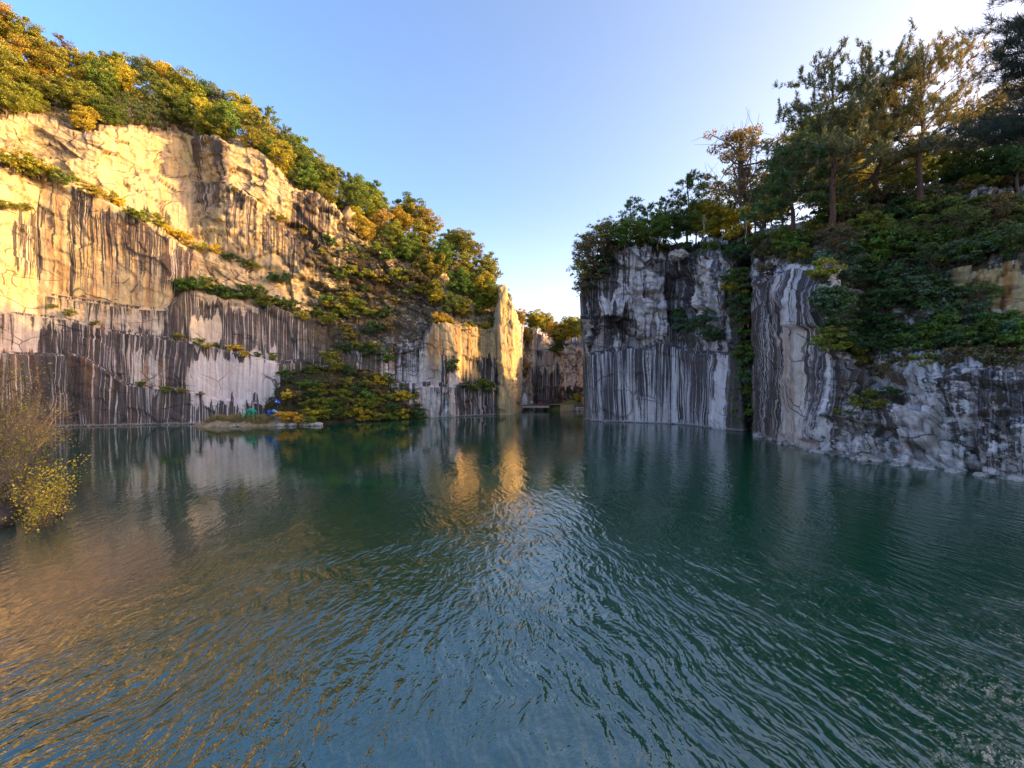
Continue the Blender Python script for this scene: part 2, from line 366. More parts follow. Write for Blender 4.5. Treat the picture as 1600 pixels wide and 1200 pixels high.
MC = Curtain(655, 817, .8, [(655, 89.5), (690, 90), (700, 90.6), (740, 93.8), (771, 96.4), (776.5, 98.6), (780, 96.6), (801, 98), (804, 99.5), (808, 104), (815, 112), (818, 118)], [
    ('z', -3, -.3, 1), ('z', 0, 0, 3), ('y', 605, .2, 22), ('y', 602, [(655, .5), (715, .6), (722, 2.4), (768, 2.4), (776, .3), (817, .3)], 2),
    ('y', [(655, 552), (700, 556), (782, 560), (817, 560)], [(655, .8), (715, 1), (722, 2.6), (768, 2.6), (776, .4), (817, .6)], 20),
    ('y', [(655, 545), (671, 528), (674, 506), (700, 508), (771, 516), (776, 512), (779, 452), (786, 447), (789, 451), (792, 466), (800, 472), (804, 482), (807, 500), (817, 512)], [(655, 1.5), (771, 3), (777, .8), (817, 1)], 44),
    ('y', [(655, 540), (674, 502), (771, 512), (778, 449), (786, 444), (789, 448), (792, 463), (803, 478), (808, 498), (817, 508)], [(655, 4), (776, 5), (779, 3.5), (817, 4)], 3),
    ('z', [(655, 16), (771, 19), (779, 24), (817, 16)], 8, 4)], sm=.9)
MC.build('cliff', ROCK, lambda px, py, s: np.where(px > 776, .42, .36)*sstep(s.gz, -1, .5), dict(
    dark=paint(.45, (655, 692, 545, 660, 4, .3), (690, 708, 555, 660, 3, .95), (706, 722, 540, 660, 3, .3), (716, 776, 590, 660, 4, 1.), (726, 776, 565, 612, 6, .9), (672, 776, 500, 562, 3, .2), (777, 812, 440, 660, 1.2, .04)),
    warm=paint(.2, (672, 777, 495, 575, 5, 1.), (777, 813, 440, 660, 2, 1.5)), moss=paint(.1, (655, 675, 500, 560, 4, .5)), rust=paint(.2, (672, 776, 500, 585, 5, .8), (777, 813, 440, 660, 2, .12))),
    seed=14, cell=(3.2, 5), small=.5, flute=.32, label='orange sunlit granite face ending in a tall yellow rock pillar beside the gap', cat='cliff')

GC = Curtain(806, 932, .8, [(806, 112), (818, 119), (836, 122), (839, 126), (861, 126), (864, 123), (876, 123), (880, 118), (905, 116), (912, 112), (932, 100)], [
    ('z', -3, -.3, 1), ('z', 0, 0, 3), ('y', [(806, 605), (836, 605), (932, 605)], .3, 12), ('y', [(806, 575), (932, 568)], [(806, 4), (836, .8), (932, 1.5)], 14),
    ('y', [(806, 574), (932, 567)], [(806, 5), (830, 2), (932, 2.2)], 1),
    ('y', [(806, 545), (832, 546), (865, 552), (932, 545)], [(806, 7), (836, 2.4), (932, 2.6)], 12),
    ('y', [(806, 530), (820, 522), (832, 519), (848, 524), (866, 550), (880, 541), (900, 540), (932, 538)], [(806, 9), (836, 4), (932, 4)], 10),
    ('y', [(806, 515), (832, 515), (866, 535), (932, 533)], 12, 3), ('y', [(806, 505), (860, 520), (932, 522)], 30, 4), ('z', 10, 60, 2)], sm=1.2)
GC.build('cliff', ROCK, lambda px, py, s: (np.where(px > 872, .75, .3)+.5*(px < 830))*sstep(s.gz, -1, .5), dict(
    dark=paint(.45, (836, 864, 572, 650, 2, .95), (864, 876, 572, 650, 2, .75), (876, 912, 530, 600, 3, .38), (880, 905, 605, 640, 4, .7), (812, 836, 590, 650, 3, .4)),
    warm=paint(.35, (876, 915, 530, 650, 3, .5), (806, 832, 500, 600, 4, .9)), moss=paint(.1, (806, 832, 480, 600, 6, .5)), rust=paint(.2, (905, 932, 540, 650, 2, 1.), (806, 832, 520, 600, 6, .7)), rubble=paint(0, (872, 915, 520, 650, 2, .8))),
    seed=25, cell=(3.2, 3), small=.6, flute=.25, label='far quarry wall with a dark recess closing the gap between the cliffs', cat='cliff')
# rust coloured flank seen at the edge of the right cliff
W_R = [(914, 93), (918.5, 90), (921, 82), (926, 80.5), (1000, 77.4), (1060, 74.7), (1120, 67.2), (1150, 64), (1160, 63.4), (1166, 64.5), (1173, 66), (1180, 67)]
RC = Curtain(914, 1178, 1.0, W_R, [
    ('z', -3, -.3, 1), ('z', 0, 0, 3), ('y', [(914, 600), (1178, 605)], [(914, .0), (925, .4), (1178, .4)], 26, 1),
    ('y', [(914, 560), (935, 553), (980, 545), (1030, 540), (1080, 552), (1140, 556), (1178, 556)], [(914, .0), (930, .8), (1178, .8)], 30),
    ('y', [(914, 556), (935, 549), (980, 541), (1030, 536), (1080, 548), (1140, 552), (1178, 552)], [(914, .0), (925, .6), (945, 2.2), (1178, 2.4)], 2),
    ('y', [(914, 500), (940, 480), (1000, 462), (1060, 470), (1120, 480), (1178, 490)], [(914, .0), (925, .4), (945, 1.0), (1000, 1.6), (1060, 3.5), (1120, 2.6), (1178, 3)], 34, 1),
    ('y', [(914, 470), (922, 455), (938, 425), (962, 402), (985, 396), (1040, 402), (1080, 402), (1120, 396), (1150, 405), (1166, 430), (1178, 450)], [(914, .3), (925, 1.2), (945, 2.4), (1178, 4.2)], 44),
    ('y', [(914, 466), (938, 418), (962, 394), (1000, 388), (1178, 395)], [(914, 1), (940, 4), (1178, 8)], 4),
    ('y', [(914, 460), (960, 385), (1100, 372), (1178, 362)], [(914, 1.5), (960, 7), (1178, 14)], 5), ('z', [(914, 24), (960, 31), (1178, 33)], 30, 5), ('z', -3, 31, 2)], sm=2.0, dmax=83.5)
RC.D0 = RC.D0
def lean(p):
    c = RC.px; k = 1-sstep(c, 920, 985); h = np.clip(p[..., 2], 0, 26)/26; p[..., 0] -= k*h*1.1; return p
RC.post = lean
def chunk(px, py, u, v):  # jutting roof blocks in the upper half
    r = 0*px
    for cx, cy, rx, ry, h in ((957, 482, 22, 14, 2.2), (945, 520, 26, 18, -.9), (1010, 440, 30, 16, 1.6), (1035, 470, 34, 14, 1.2), (1005, 505, 14, 25, 1.4), (1060, 470, 18, 45, -2.6), (1100, 440, 14, 45, 1.6), (1128, 455, 10, 30, 1.2), (1000, 455, 10, 30, -1.4), (1075, 455, 12, 20, -1.2)):
        dx = (px-cx)/rx; dy = (py-cy)/ry
        edge = sstep(abs(dx)+.25*dy, 1.08, .85)*sstep(dy, 1.05, .85)*sstep(-dy, 1.6, .0)
        r = r+h*edge*(.75+.35*dy)
    return r
RC.build('cliff', ROCK, lambda px, py, s: (.28+1.15*(1-sstep(py, 520, 560))+.2*(px > 1140))*sstep(s.gz, -1, .5)*sstep(px, 915, 926), dict(
    dark=paint(.6, (915, 1150, 395, 548, 8, .55), (925, 960, 400, 560, 6, .7), (980, 1030, 396, 500, 8, .3), (945, 985, 465, 485, 5, .2), (955, 985, 485, 540, 5, .8), (1040, 1090, 410, 560, 6, .85), (1092, 1116, 400, 500, 4, .1), (930, 1150, 548, 680, 5, .66),
               (1060, 1112, 560, 680, 5, .85), (1118, 1134, 560, 680, 3, .15), (990, 1060, 560, 680, 6, .6), (930, 965, 560, 680, 6, .75), (1138, 1180, 400, 690, 5, .95)),
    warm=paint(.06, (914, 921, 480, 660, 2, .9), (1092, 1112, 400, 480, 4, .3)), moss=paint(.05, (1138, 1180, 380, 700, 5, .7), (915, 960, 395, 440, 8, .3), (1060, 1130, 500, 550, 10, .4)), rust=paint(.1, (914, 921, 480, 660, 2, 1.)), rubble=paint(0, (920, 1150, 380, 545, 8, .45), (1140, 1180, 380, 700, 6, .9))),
    seed=38, cell=(5.2, 4.6), small=.45, f3w=.35, flute=.30, extra=chunk, label='shaded grey and purple streaked granite block cliff right of the gap', cat='cliff')

W_N = [(1166, 69), (1173, 66), (1176, 61), (1180, 58.8), (1240, 48), (1300, 42.8), (1400, 37.6), (1500, 34.1), (1600, 31.4), (1800, 27), (2400, 19), (4000, 12)]
NC = Curtain(1166, 2500, 2.0, W_N, [
    ('z', -3, -.3, 1), ('z', 0, 0, 4),
    ('y', [(1166, 640), (1180, 600), (1240, 620), (1290, 640), (1340, 650), (1400, 668), (1600, 680)], [(1166, .3), (1290, .4), (1340, 1.2), (1420, .9), (1600, .9)], 26, 1),
    ('y', [(1166, 520), (1180, 480), (1210, 440), (1240, 425), (1290, 430), (1312, 540), (1345, 625), (1400, 618), (1450, 600), (1520, 596), (1600, 592), (1700, 592)], [(1166, .8), (1290, 1.2), (1345, 3), (1400, 2.6), (1700, 2.4)], 44),
    ('y', [(1166, 480), (1180, 450), (1210, 430), (1240, 419), (1290, 418), (1340, 520), (1400, 512), (1500, 505), (1700, 500)], [(1166, 2), (1200, 2.2), (1290, 2.6), (1345, 7), (1500, 8), (1700, 8)], 14),
    ('y', [(1166, 440), (1180, 432), (1210, 424), (1290, 405), (1400, 430), (1500, 425), (1600, 418), (1700, 410)], [(1166, 4), (1200, 4), (1290, 6), (1400, 11), (1500, 9.6), (1700, 9.6)], 26),
    ('y', [(1166, 368), (1200, 356), (1300, 338), (1400, 303), (1500, 275), (1600, 252), (1700, 225), (2500, -40)], [(1166, 11), (1290, 15), (1600, 22), (1700, 24)], 20),
    ('z', [(1166, 34), (1300, 38), (1400, 40), (1700, 45), (2500, 48)], [(1166, 40), (1700, 40)], 6), ('z', [(1166, 34), (1300, 40), (1400, 43), (1700, 50), (2500, 55)], 60, 4), ('z', -4, 61, 2)], sm=3, dmax=83.5)
def nchunk(px, py, u, v):
    r = 0*px
    for cx, cy, rx, ry, h in ((1258, 468, 36, 46, 1.3), (1215, 470, 10, 60, .5), (1330, 690, 30, 40, 1.0), (1430, 660, 34, 36, 1.3), (1520, 630, 40, 26, 1.2), (1570, 690, 44, 30, 1.0), (1275, 660, 26, 30, .9)):
        dx = (px-cx)/rx; dy = (py-cy)/ry; r = r+h*sstep(abs(dx)+.3*dy, 1.1, .8)*sstep(dy, 1.04, .88)*sstep(-dy, 1.5, .0)
    return r
def ampN(px, py, s):
    a = .28+.95*sstep(px, 1285, 1320)
    a = a+np.where(px < 1290, .08, .35)*(1-sstep(py, 480, 500))
    return a*sstep(s.gz, -1.2, .6)*(1-.4*sstep(s.gd, 55, 70)*(px > 1190))
def hillmoss(px, py):
    r = paint(.05, (1170, 1180, 380, 690, 4, .7), (1300, 1420, 600, 720, 14, .55), (1420, 3000, 600, 800, 12, .38), (1200, 1300, 560, 700, 12, .15))(px, py)
    m = 1-sstep(py, kn([(1166, 425), (1290, 425), (1320, 560), (1700, 570)], px)-14, kn([(1166, 425), (1290, 425), (1320, 560), (1700, 570)], px)+6)
    o = sstep(px, 1490, 1515)*sstep(py, 424, 440)*(1-sstep(py, 488, 500))
    return np.maximum(r, m*(1-o))
NC.build('cliff', ROCK, ampN, dict(
    dark=paint(.5, (1176, 1225, 440, 700, 4, .78), (1225, 1265, 430, 700, 5, .32), (1225, 1300, 420, 510, 5, .5), (1265, 1400, 560, 730, 14, .58), (1400, 1480, 600, 740, 12, .35), (1480, 3000, 600, 800, 12, .58), (1495, 1800, 425, 500, 8, .12)),
    warm=paint(.1, (1176, 1265, 520, 700, 6, .4), (1495, 1800, 420, 500, 6, 1.)), moss=hillmoss, rubble=paint(0, (1296, 3000, 300, 800, 12, .6), (1265, 1300, 540, 720, 10, .5)), rust=paint(.1, (1176, 1240, 440, 700, 6, .4), (1490, 1800, 420, 500, 6, 1.3))),
    extra=nchunk, seed=48, cell=(4.6, 2.9), small=.42, shelf=.42, f3w=.35, flute=.22, label='nearest cliff at the right edge, purple streaked wall turning into broken grey shore rocks', cat='cliff')

# hill on the left above the cliff
yb = off(yt, 4)[:-1]+[(690, 500), (720, 506), (760, 512), (778, 505), (795, 478), (812, 490), (830, 515)]
ys = [(-260, -90), (0, 78), (100, 122), (200, 142), (300, 178), (400, 222), (450, 262), (520, 305), (600, 348), (700, 398), (750, 425), (785, 466), (800, 500), (830, 520)]
ym = [(a, b*.5+kn(yb, a)*.5-8) for a, b in ys]
W_H = W_L[:-1]+[(690, 91), (771, 98), (780, 99), (800, 101), (812, 112), (830, 124)]
LH = Curtain(-640, 801, 5, W_H, [('y', yb, [(-260, 13), (150, 13), (300, 21), (352, 14), (660, 13), (700, 3.5), (780, 3.5), (830, 5)], 1),
    ('y', ym, [(-260, 22), (600, 22), (700, 12), (830, 10)], 14), ('y', ys, [(-260, 34), (600, 32), (700, 22), (830, 14)], 14), ('z', [(-260, 60), (400, 55), (700, 34), (830, 18)], 60, 6), ('z', -5, 90, 4)], sm=10)
ZERO = dict(rubble=paint(.8), dark=paint(.3), warm=paint(.8), moss=lambda a, b: paint(1., (590, 660, 405, 480, 8, .25), (690, 770, 440, 500, 6, .5))(a, b), rust=paint(.6))
LH.build('hillside', ROCK, lambda px, py, s: .8+0*px, ZERO, seed=61, cell=(6, 5), label='steep wooded hillside above the left cliff', cat='hillside')

# shore slope under the left cliff
SC = Curtain(415, 672, 3, [(415, 75), (440, 75), (520, 78), (600, 83), (660, 89), (672, 90)], [('z', -2, -1, 1), ('z', 0.05, 0, 2),
    ('z', [(415, .5), (440, 1.6), (520, 2.2), (600, 2.5), (672, 1)], 1.2, 3), ('y', [(415, 640), (440, 610), (500, 590), (580, 600), (640, 615), (672, 640)], 4.5, 12),
    ('y', [(415, 635), (440, 590), (470, 578), (560, 575), (640, 600), (672, 630)], 8.5, 8)], sm=8)
SC.build('shore_slope', SOIL, lambda px, py, s: .5+0*px, {}, seed=63, cell=(3, 3), label='overgrown slope of fallen soil at the foot of the left cliff', cat='slope')

# ---------------------------------------------------------------- plan height fields
def field(name, xs, ys, H, mat, label, cat):
    X, Y = np.meshgrid(xs, ys); Z = H(X, Y)
    R, K = X.shape; idx = np.arange(R*K).reshape(R, K)
    Q = np.stack([idx[:-1, :-1], idx[:-1, 1:], idx[1:, 1:], idx[1:, :-1]], -1).reshape(-1, 4)
    A = {'wall': ('FLOAT_VECTOR', np.stack([X, Z, 0*X], -1)), 'moss': ('FLOAT', 1+0*X), 'dark': ('FLOAT', .3+0*X), 'warm': ('FLOAT', .8+0*X), 'rust': ('FLOAT', .3+0*X), 'rubble': ('FLOAT', .8+0*X)}
    o = link_mesh(name, quads_mesh(name, np.stack([X, Y, Z], -1), Q, A), mat); tag(o, label, cat, kind='structure'); return o
bankline = [(-60, -12), (5, -17), (20, -24.5), (33, -38), (52, -58), (69, -76), (90, -96)]
def bankH(X, Y):
    d = (kn(bankline, Y)-X)*.72
    return np.clip(d*.75, -3, 2.8)+np.clip((d-5)*.12, 0, 6)+.5*fbm(X*.35, Y*.35, 0, 4)*sstep(d, -2, 4)+.25*fbm(X*1.5, Y*1.5, 0, 7)*sstep(d, -1, 1)
field('bank', np.arange(-118, -8, .7), np.arange(-40, 70, .7), bankH, SAND, 'low sandy brown bank at the left edge of the lake', 'bank')
def rhillH(X, Y):  # stretch of hill out of view, added to shade the near water
    d = (X-kn([(-80, 52), (-10, 48), (12, 47), (20, 45)], Y))
    return np.clip(d*.8, -3, 42)+np.clip((d-50)*.1, 0, 10)+1.2*fbm(X*.15, Y*.15, 0, 4)*sstep(d, 0, 6)
field('hillside', np.arange(40, 190, 2.0), np.arange(-80, 27, 2.0), rhillH, ROCK, 'unseen slope added past the right edge to shade the lake', 'hillside')
def shade_ridgeH(X, Y):  # unseen ridge, added to keep sun off the foot of pillar and orange face
    return (7.2+(X+2)*.19+3.2*sstep(Y, 92, 89.5))*sstep(X, 17, 19)*sstep(Y, 83, 86)*(1-sstep(Y, 99, 103))*1.0-6*(1-sstep(X, 17, 19)*sstep(Y, 83, 86)*(1-sstep(Y, 99, 103)))+.9*fbm(X*.3, Y*.3, 0, 8)
field('ridge', np.arange(16, 130, 1.0), np.arange(82, 105, 1.0), shade_ridgeH, ROCK, 'unseen ridge added behind the right cliff to shade the pillar foot', 'ridge')
def spitH(X, Y):
    cx, cy = -43.2, 73.0
    a = rad(14); dx = (X-cx)*math.cos(a)+(Y-cy)*math.sin(a); dy = -(X-cx)*math.sin(a)+(Y-cy)*math.cos(a)
    r = np.hypot(dx/10.5, dy/2.6)+.22*fbm(X*.5, Y*.5, 0, 3)
    return 1.5*sstep(r, 1.15, .5)-.5+.38*fbm(X*.8, Y*.8, 0, 9)+.22*fbm(X*2.3, Y*2.3, 0, 19)
field('spit', np.arange(-57, -29, .35), np.arange(66, 82, .35), spitH, SAND, 'sandy spit reaching into the lake below the left cliff', 'spit')
# ground sheet and lake
g = MB(); g.add([(-3000, -3000, -7), (3000, -3000, -7), (3000, 3000, -7), (-3000, 3000, -7)], [(0, 1, 2, 3)])
tag(link_mesh('ground', g.mesh('ground'), SOIL), 'ground beyond and below the quarry', 'ground', kind='structure')
g = MB(); g.add([(-118, -60, 0), (120, -60, 0), (120, 150, 0), (-118, 150, 0)], [(0, 1, 2, 3)])
tag(link_mesh('lake', g.mesh('lake'), WATER), 'calm dark green quarry lake with fine ripples', 'lake', kind='structure')

# ---------------------------------------------------------------- plants
def leaf_arrays(rng, cen, rad_, n, size, up=.35, asp=1.5, shell=.5):
    k = len(cen); which = rng.integers(0, k, n)
    d = rng.normal(size=(n, 3)); d /= np.linalg.norm(d, axis=1, keepdims=True)
    r = rng.random(n)**(1/3.)*(1-shell)+shell*rng.random(n)**.25
    p = cen[which]+d*r[:, None]*rad_[which]
    nn = d*.7+rng.normal(size=(n, 3))*.7; nn[:, 2] += up; nn /= np.linalg.norm(nn, axis=1, keepdims=True)
    a = np.cross(nn, rng.normal(size=(n, 3))); a /= np.linalg.norm(a, axis=1, keepdims=True); b = np.cross(nn, a)
    s = size*(.6+.8*rng.random(n))[:, None]
    V = np.stack([p-a*s*.5*asp, p-b*s*.42, p+a*s*.5*asp+nn*s*.12, p+b*s*.42], 1)
    return V.reshape(-1, 3), np.repeat(rng.random(n), 4)
def leaf_mesh(name, V, r):
    Q = np.arange(len(V)).reshape(-1, 4); return quads_mesh(name, V, Q, {'rnd': ('FLOAT', r)})
def limb(mb, rng, p0, p1, r0, r1, wob=.08, n=5, sides=5):
    p0, p1 = Vector(p0), Vector(p1); L = (p1-p0).length; pts = []
    for i in range(n+1):
        t = i/n; w = math.sin(math.pi*t)*wob*L
        pts.append(p0.lerp(p1, t)+Vector((rng.normal()*w*.6, rng.normal()*w*.6, w*.35)))
    pts[0] = p0; mb.tube(pts, [r0+(r1-r0)*i/n for i in range(n+1)], sides)
    return pts
def broadleaf(seed, h=9.0, cr=3.4, leaves=5200, size=.30, clumps=34, base=.28, sparse=False, lean=0, mat=None, round_=1.0, tk=1.0):
    rng = np.random.default_rng(seed); tb = MB()
    top = Vector((lean*h*.5, rng.normal()*.3, h*.72))
    tr = limb(tb, rng, (0, 0, -.6), top, (.012 if sparse else .02)*h*tk, (.003 if sparse else .006)*h*tk, .05*tk, 7, 7)
    cen, rr = [], []
    cz = h*(base+(1-base)*.52); ez = h*(1-base)*.5
    for i in range(clumps):
        th = rng.random()*2*math.pi; ph = math.acos(1-2*rng.random()); r = (.45+.55*rng.random())
        wob = 1+.28*math.sin(th*2+seed)+.15*math.sin(th*5+seed*2)
        p = Vector((math.sin(ph)*math.cos(th)*cr*r*wob+lean*h*.45, math.sin(ph)*math.sin(th)*cr*r*wob, cz+math.cos(ph)*ez*r*round_))
        cen.append(p); q = cr*(.12+.17*rng.random()); rr.append((q*1.25, q*1.25, q*.7))
        if i % 2 == 0 or sparse:
            j = min(len(tr)-1, int(2+rng.random()*(len(tr)-2))); limb(tb, rng, tr[j], p, (.0045*tk if sparse else .008)*h, (.001 if sparse else .0022)*h, .07, 4, 4)
            if sparse:
                for _ in range(5): limb(tb, rng, p, p+Vector(rng.normal(size=3))*cr*.28, .002*h, .0008*h, .07, 2, 3)
    V, r = leaf_arrays(rng, np.array([tuple(c) for c in cen]), np.array(rr), leaves, size, shell=.35)
    return [('trunk', tb.mesh('trunk'), mat or BARK), ('crown', leaf_mesh('crown', V, r), LEAF)]
def needles(rng, pts, dirs, ln, w, k):
    n = len(pts); P_ = np.repeat(pts, k, 0); D_ = np.repeat(dirs, k, 0)
    d = D_*1.0+rng.normal(size=(n*k, 3))*.55; d /= np.linalg.norm(d, axis=1, keepdims=True)
    a = np.cross(d, rng.normal(size=(n*k, 3))); a /= np.linalg.norm(a, axis=1, keepdims=True)
    L = ln*(.7+.6*rng.random(n*k))[:, None]
    P_ = P_+rng.normal(size=P_.shape)*ln*.16
    V = np.stack([P_-a*w*.5, P_+a*w*.5, P_+d*L+a*w*.22, P_+d*L-a*w*.22], 1).reshape(-1, 3)
    return V, np.repeat(np.repeat(rng.random(n), k)*.7+.3*rng.random(n*k), 4)
def pine(seed, h=14., cr=4.5, boughs=30, base=.35, ln=.34, w=.075, k=9, lean=.0, droop=.1, per=7, mat=None, cone=.75, up=.5, shoot=0):
    rng = np.random.default_rng(seed); tb = MB()
    tr = limb(tb, rng, (0, 0, -.6), (lean*h, 0, h*.97), .018*h, .004*h, .02, 9, 7)
    pts, dirs = [], []
    for i in range(boughs):
        t = base+(1-base)*(i+.5)/boughs; t = min(.97, t+rng.normal()*.02)
        j = t*(len(tr)-1); p0 = tr[int(j)].lerp(tr[min(int(j)+1, len(tr)-1)], j-int(j))
        th = i*2.4+rng.normal()*.4; q = (1-t)/(1-base)
        L = cr*(cone*q**.7+(1-cone)*.9+.12)*(.65+.5*rng.random())
        dr = Vector((math.cos(th), math.sin(th), -droop+.55*(1-q)+rng.normal()*.1))
        p1 = p0+dr*L; bp = limb(tb, rng, p0, p1, .0055*h*(.4+q*.6), .0014*h, .06, 5, 4)
        for s in range(per):
            f = .3+.7*(s+rng.random()*.8)/per; jj = f*(len(bp)-1); b0 = bp[min(int(jj), len(bp)-1)].lerp(bp[min(int(jj)+1, len(bp)-1)], min(1, jj-int(jj)))
            sd = (dr.normalized()+Vector(rng.normal(size=3))*.75); sd.z = abs(sd.z)*.5+.1; sl = L*.34*(.5+rng.random())
            b1 = b0+sd.normalized()*sl; tb.tube([b0, b1], [.0014*h, .0006*h], 3, False)
            if shoot:
                sh = shoot*(.5+rng.random()*.8); lean_ = Vector(rng.normal(size=3))*.14
                for e in range(5):
                    pts.append(tuple(b1+(Vector((0, 0, 1))+lean_)*sh*e/4)); dirs.append((lean_.x*2, lean_.y*2, 1.1))
            m = max(3, int(sl/.19))
            for e in range(m):
                g_ = (e+1)/m; pts.append(tuple(b0.lerp(b1, g_)+Vector(rng.normal(size=3))*.12)); v = sd.normalized()*.5+Vector((0, 0, up))+Vector(rng.normal(size=3))*.25; dirs.append(tuple(v))
    V, r = needles(rng, np.array(pts), np.array(dirs), ln, w, k)
    return [('trunk', tb.mesh('trunk'), mat or REDBARK), ('crown', leaf_mesh('crown', V, r), NEEDLE)]
def shrub(seed, h=2.0, r=1.5, leaves=1500, size=.2, clumps=14, up=.5, stems=9):
    rng = np.random.default_rng(seed); tb = MB(); cen, rr = [], []
    for i in range(clumps):
        th = rng.random()*6.283; q = r*rng.random()**.6*(1.25 if i % 5 == 0 else .9); z = h*(.15+.85*rng.random())*(1-.3*(q/r)**2)
        cen.append((q*math.cos(th), q*math.sin(th), z)); s = r*(.13+.17*rng.random()); rr.append((s*1.25, s*1.25, s*.7))
        if i < stems: limb(tb, rng, (0, 0, -.3), cen[-1], .02*h, .005*h, .1, 4, 4)
    V, a = leaf_arrays(rng, np.array(cen), np.array(rr), leaves, size, up)
    return [('stems', tb.mesh('stems'), BARK), ('foliage', leaf_mesh('foliage', V, a), LEAF)]
def brush(seed, h=2.2, r=1.6, n=70, leaves=260, size=.09):
    rng = np.random.default_rng(seed); tb = MB(); tips = []
    for i in range(n):
        th = rng.random()*6.283; q = r*rng.random()**.6; top = Vector((q*math.cos(th), q*math.sin(th), h*(.4+.6*rng.random())))
        b0 = Vector((rng.normal()*.12*r, rng.normal()*.12*r, -.2)); pts = limb(tb, rng, b0, top, .011*h*.6, .002*h, .14, 5, 3)
        for s in range(3):
            p = pts[2+s % 4]; e = p+Vector(rng.normal(size=3))*h*.16+Vector((0, 0, h*.1)); tb.tube([p, e], [.003*h, .001*h], 3, False); tips.append(tuple(e))
        tips.append(tuple(top))
    tips = np.array(tips); V, a = leaf_arrays(rng, tips, np.full((len(tips), 3), .14*h), leaves, size)
    return [('stems', tb.mesh('stems'), TWIG), ('foliage', leaf_mesh('foliage', V, a), LEAF)]

PROTO = {
    'oak': [broadleaf(s, 9, 3.4, 12000, .19, 84, .16) for s in (1, 2, 3, 4, 5)],
    'thin': [broadleaf(s, 10, 3.0, 2100, .21, 40, .30, sparse=True) for s in (11, 12)],
    'pine': [pine(s, 10, 3.2, 28, .25, .34, .085, 8, cone=.8) for s in (21, 22, 23)],
    'bigpine': [pine(31, 17, 6.4, 36, .26, .34, .06, 9, per=8, cone=.5, droop=.0, up=.8, shoot=.8), pine(32, 17, 5.6, 34, .30, .34, .06, 9, per=8, lean=.02, cone=.5, droop=-.1, up=.8, shoot=.8), pine(33, 17, 5.4, 32, .32, .34, .055, 9, per=8, cone=.5, droop=-.35, up=.8, shoot=.9)],
    'shrub': [shrub(s, 2.5, 1.6, 1500, .19, 30, .7, 14) for s in (41, 42, 43, 44)],
    'brush': [brush(s) for s in (51, 52)],
}
VAR = {'n': 0}
ENG = ['first', 'second', 'third', 'fourth', 'fifth', 'sixth', 'seventh', 'eighth', 'ninth', 'tenth', 'eleventh', 'twelfth', 'thirteenth', 'fourteenth', 'fifteenth', 'sixteenth', 'seventeenth', 'eighteenth', 'nineteenth', 'twentieth',
       'twenty-first', 'twenty-second', 'twenty-third', 'twenty-fourth', 'twenty-fifth', 'twenty-sixth', 'twenty-seventh', 'twenty-eighth', 'twenty-ninth', 'thirtieth']
def plant(kind, name, loc, scale, color, label, cat, group, var=None, rz=None, sz=None, tilt=None, bark=None):
    VAR['n'] += 1; rs = random.Random(VAR['n']*77)
    parts = PROTO[kind][(VAR['n'] if var is None else var) % len(PROTO[kind])]
    e = empty(name, loc, rs.random()*6.28 if rz is None else rz); e.scale = (scale, scale, (sz or scale))
    if tilt: e.rotation_euler = (tilt[0], tilt[1], e.rotation_euler.z)
    tag(e, label, cat, group)
    for pn, me, mat in parts:
        o = link_mesh(pn, me, mat, e, smooth=False); o.color = (*color, 1)
    return e
def jit(c, rs, a=.18):
    k = 1+rs.uniform(-a, a); return tuple(max(.004, x*k*(1+rs.uniform(-a*.5, a*.5))) for x in c)
GREEN, DGREEN, OLIVE, GOLD, ORANGE, YEL, BROWN, PINEC, BLUEG = (.13, .21, .03), (.085, .16, .045), (.25, .27, .03), (.40, .35, .03), (.40, .29, .04), (.58, .46, .02), (.18, .15, .065), (.10, .145, .03), (.13, .21, .11)
CN = {GREEN: 'green', DGREEN: 'dark green', OLIVE: 'olive', GOLD: 'golden', ORANGE: 'orange', YEL: 'bright yellow', BROWN: 'brown', PINEC: 'deep green', BLUEG: 'blue-green'}
rs = random.Random(5)

# left hill: rows of trees from the cliff edge to the skyline
rows = [(0.03, "left hill's cliff edge row", -30, 775, 38, .74), (.32, "left hill's lower row", -50, 775, 38, .88), (.66, "left hill's upper row", -30, 775, 38, .92), (1.0, "left hill's skyline row", -60, 780, 32, 1.0)]
for t, where, x0, x1, step, sc in rows:
    px = x0; k = 0
    while px < x1:
        q = px+rs.uniform(-12, 12)
        y = kn(yb, q)*(1-t)+kn(ys, q)*t+rs.uniform(-5, 5)
        b = LH.at(q, y)
        left = 1-sstep(np.array(q), 80., 420.)
        r_ = rs.random()
        if q < 200: col = rs.choice([GOLD, OLIVE, ORANGE, OLIVE, OLIVE, GOLD, GREEN])
        elif q < 480: col = rs.choice([OLIVE, GREEN, PINEC, PINEC, GREEN, GOLD])
        else: col = rs.choice([OLIVE, GREEN, OLIVE, OLIVE, PINEC, GOLD, GREEN, ORANGE])
        ispine = col is PINEC
        s = sc*rs.uniform(.8, 1.2)*(1.06 if q > 360 else 1.0)*(.9 if q > 680 else 1)
        if ispine: plant('pine', 'pine_tree', b, s, jit(col, rs), f'{CN[col]} pine, {ENG[k]} tree from the left in the {where}', 'pine tree', 'trees on the left hill')
        else: plant('oak', 'oak_tree', b, s, jit(col, rs), f'{CN[col]} leafy tree, {ENG[k]} from the left in the {where}', 'tree', 'trees on the left hill')
        px += step*(1 if q < 380 else .82); k += 1
for k, (px, py, D, sc_, col) in enumerate(((757, 492, 104, .8, OLIVE), (768, 486, 105, .85, GREEN), (779, 488, 103, .72, GOLD), (788, 486, 106, .62, OLIVE))):
    plant('oak', 'oak_tree', P(px, py, D), sc_, jit(col, rs), f'{CN[col]} tree right behind the top of the pillar, {ENG[k]} from the left', 'tree', 'trees behind the pillar')
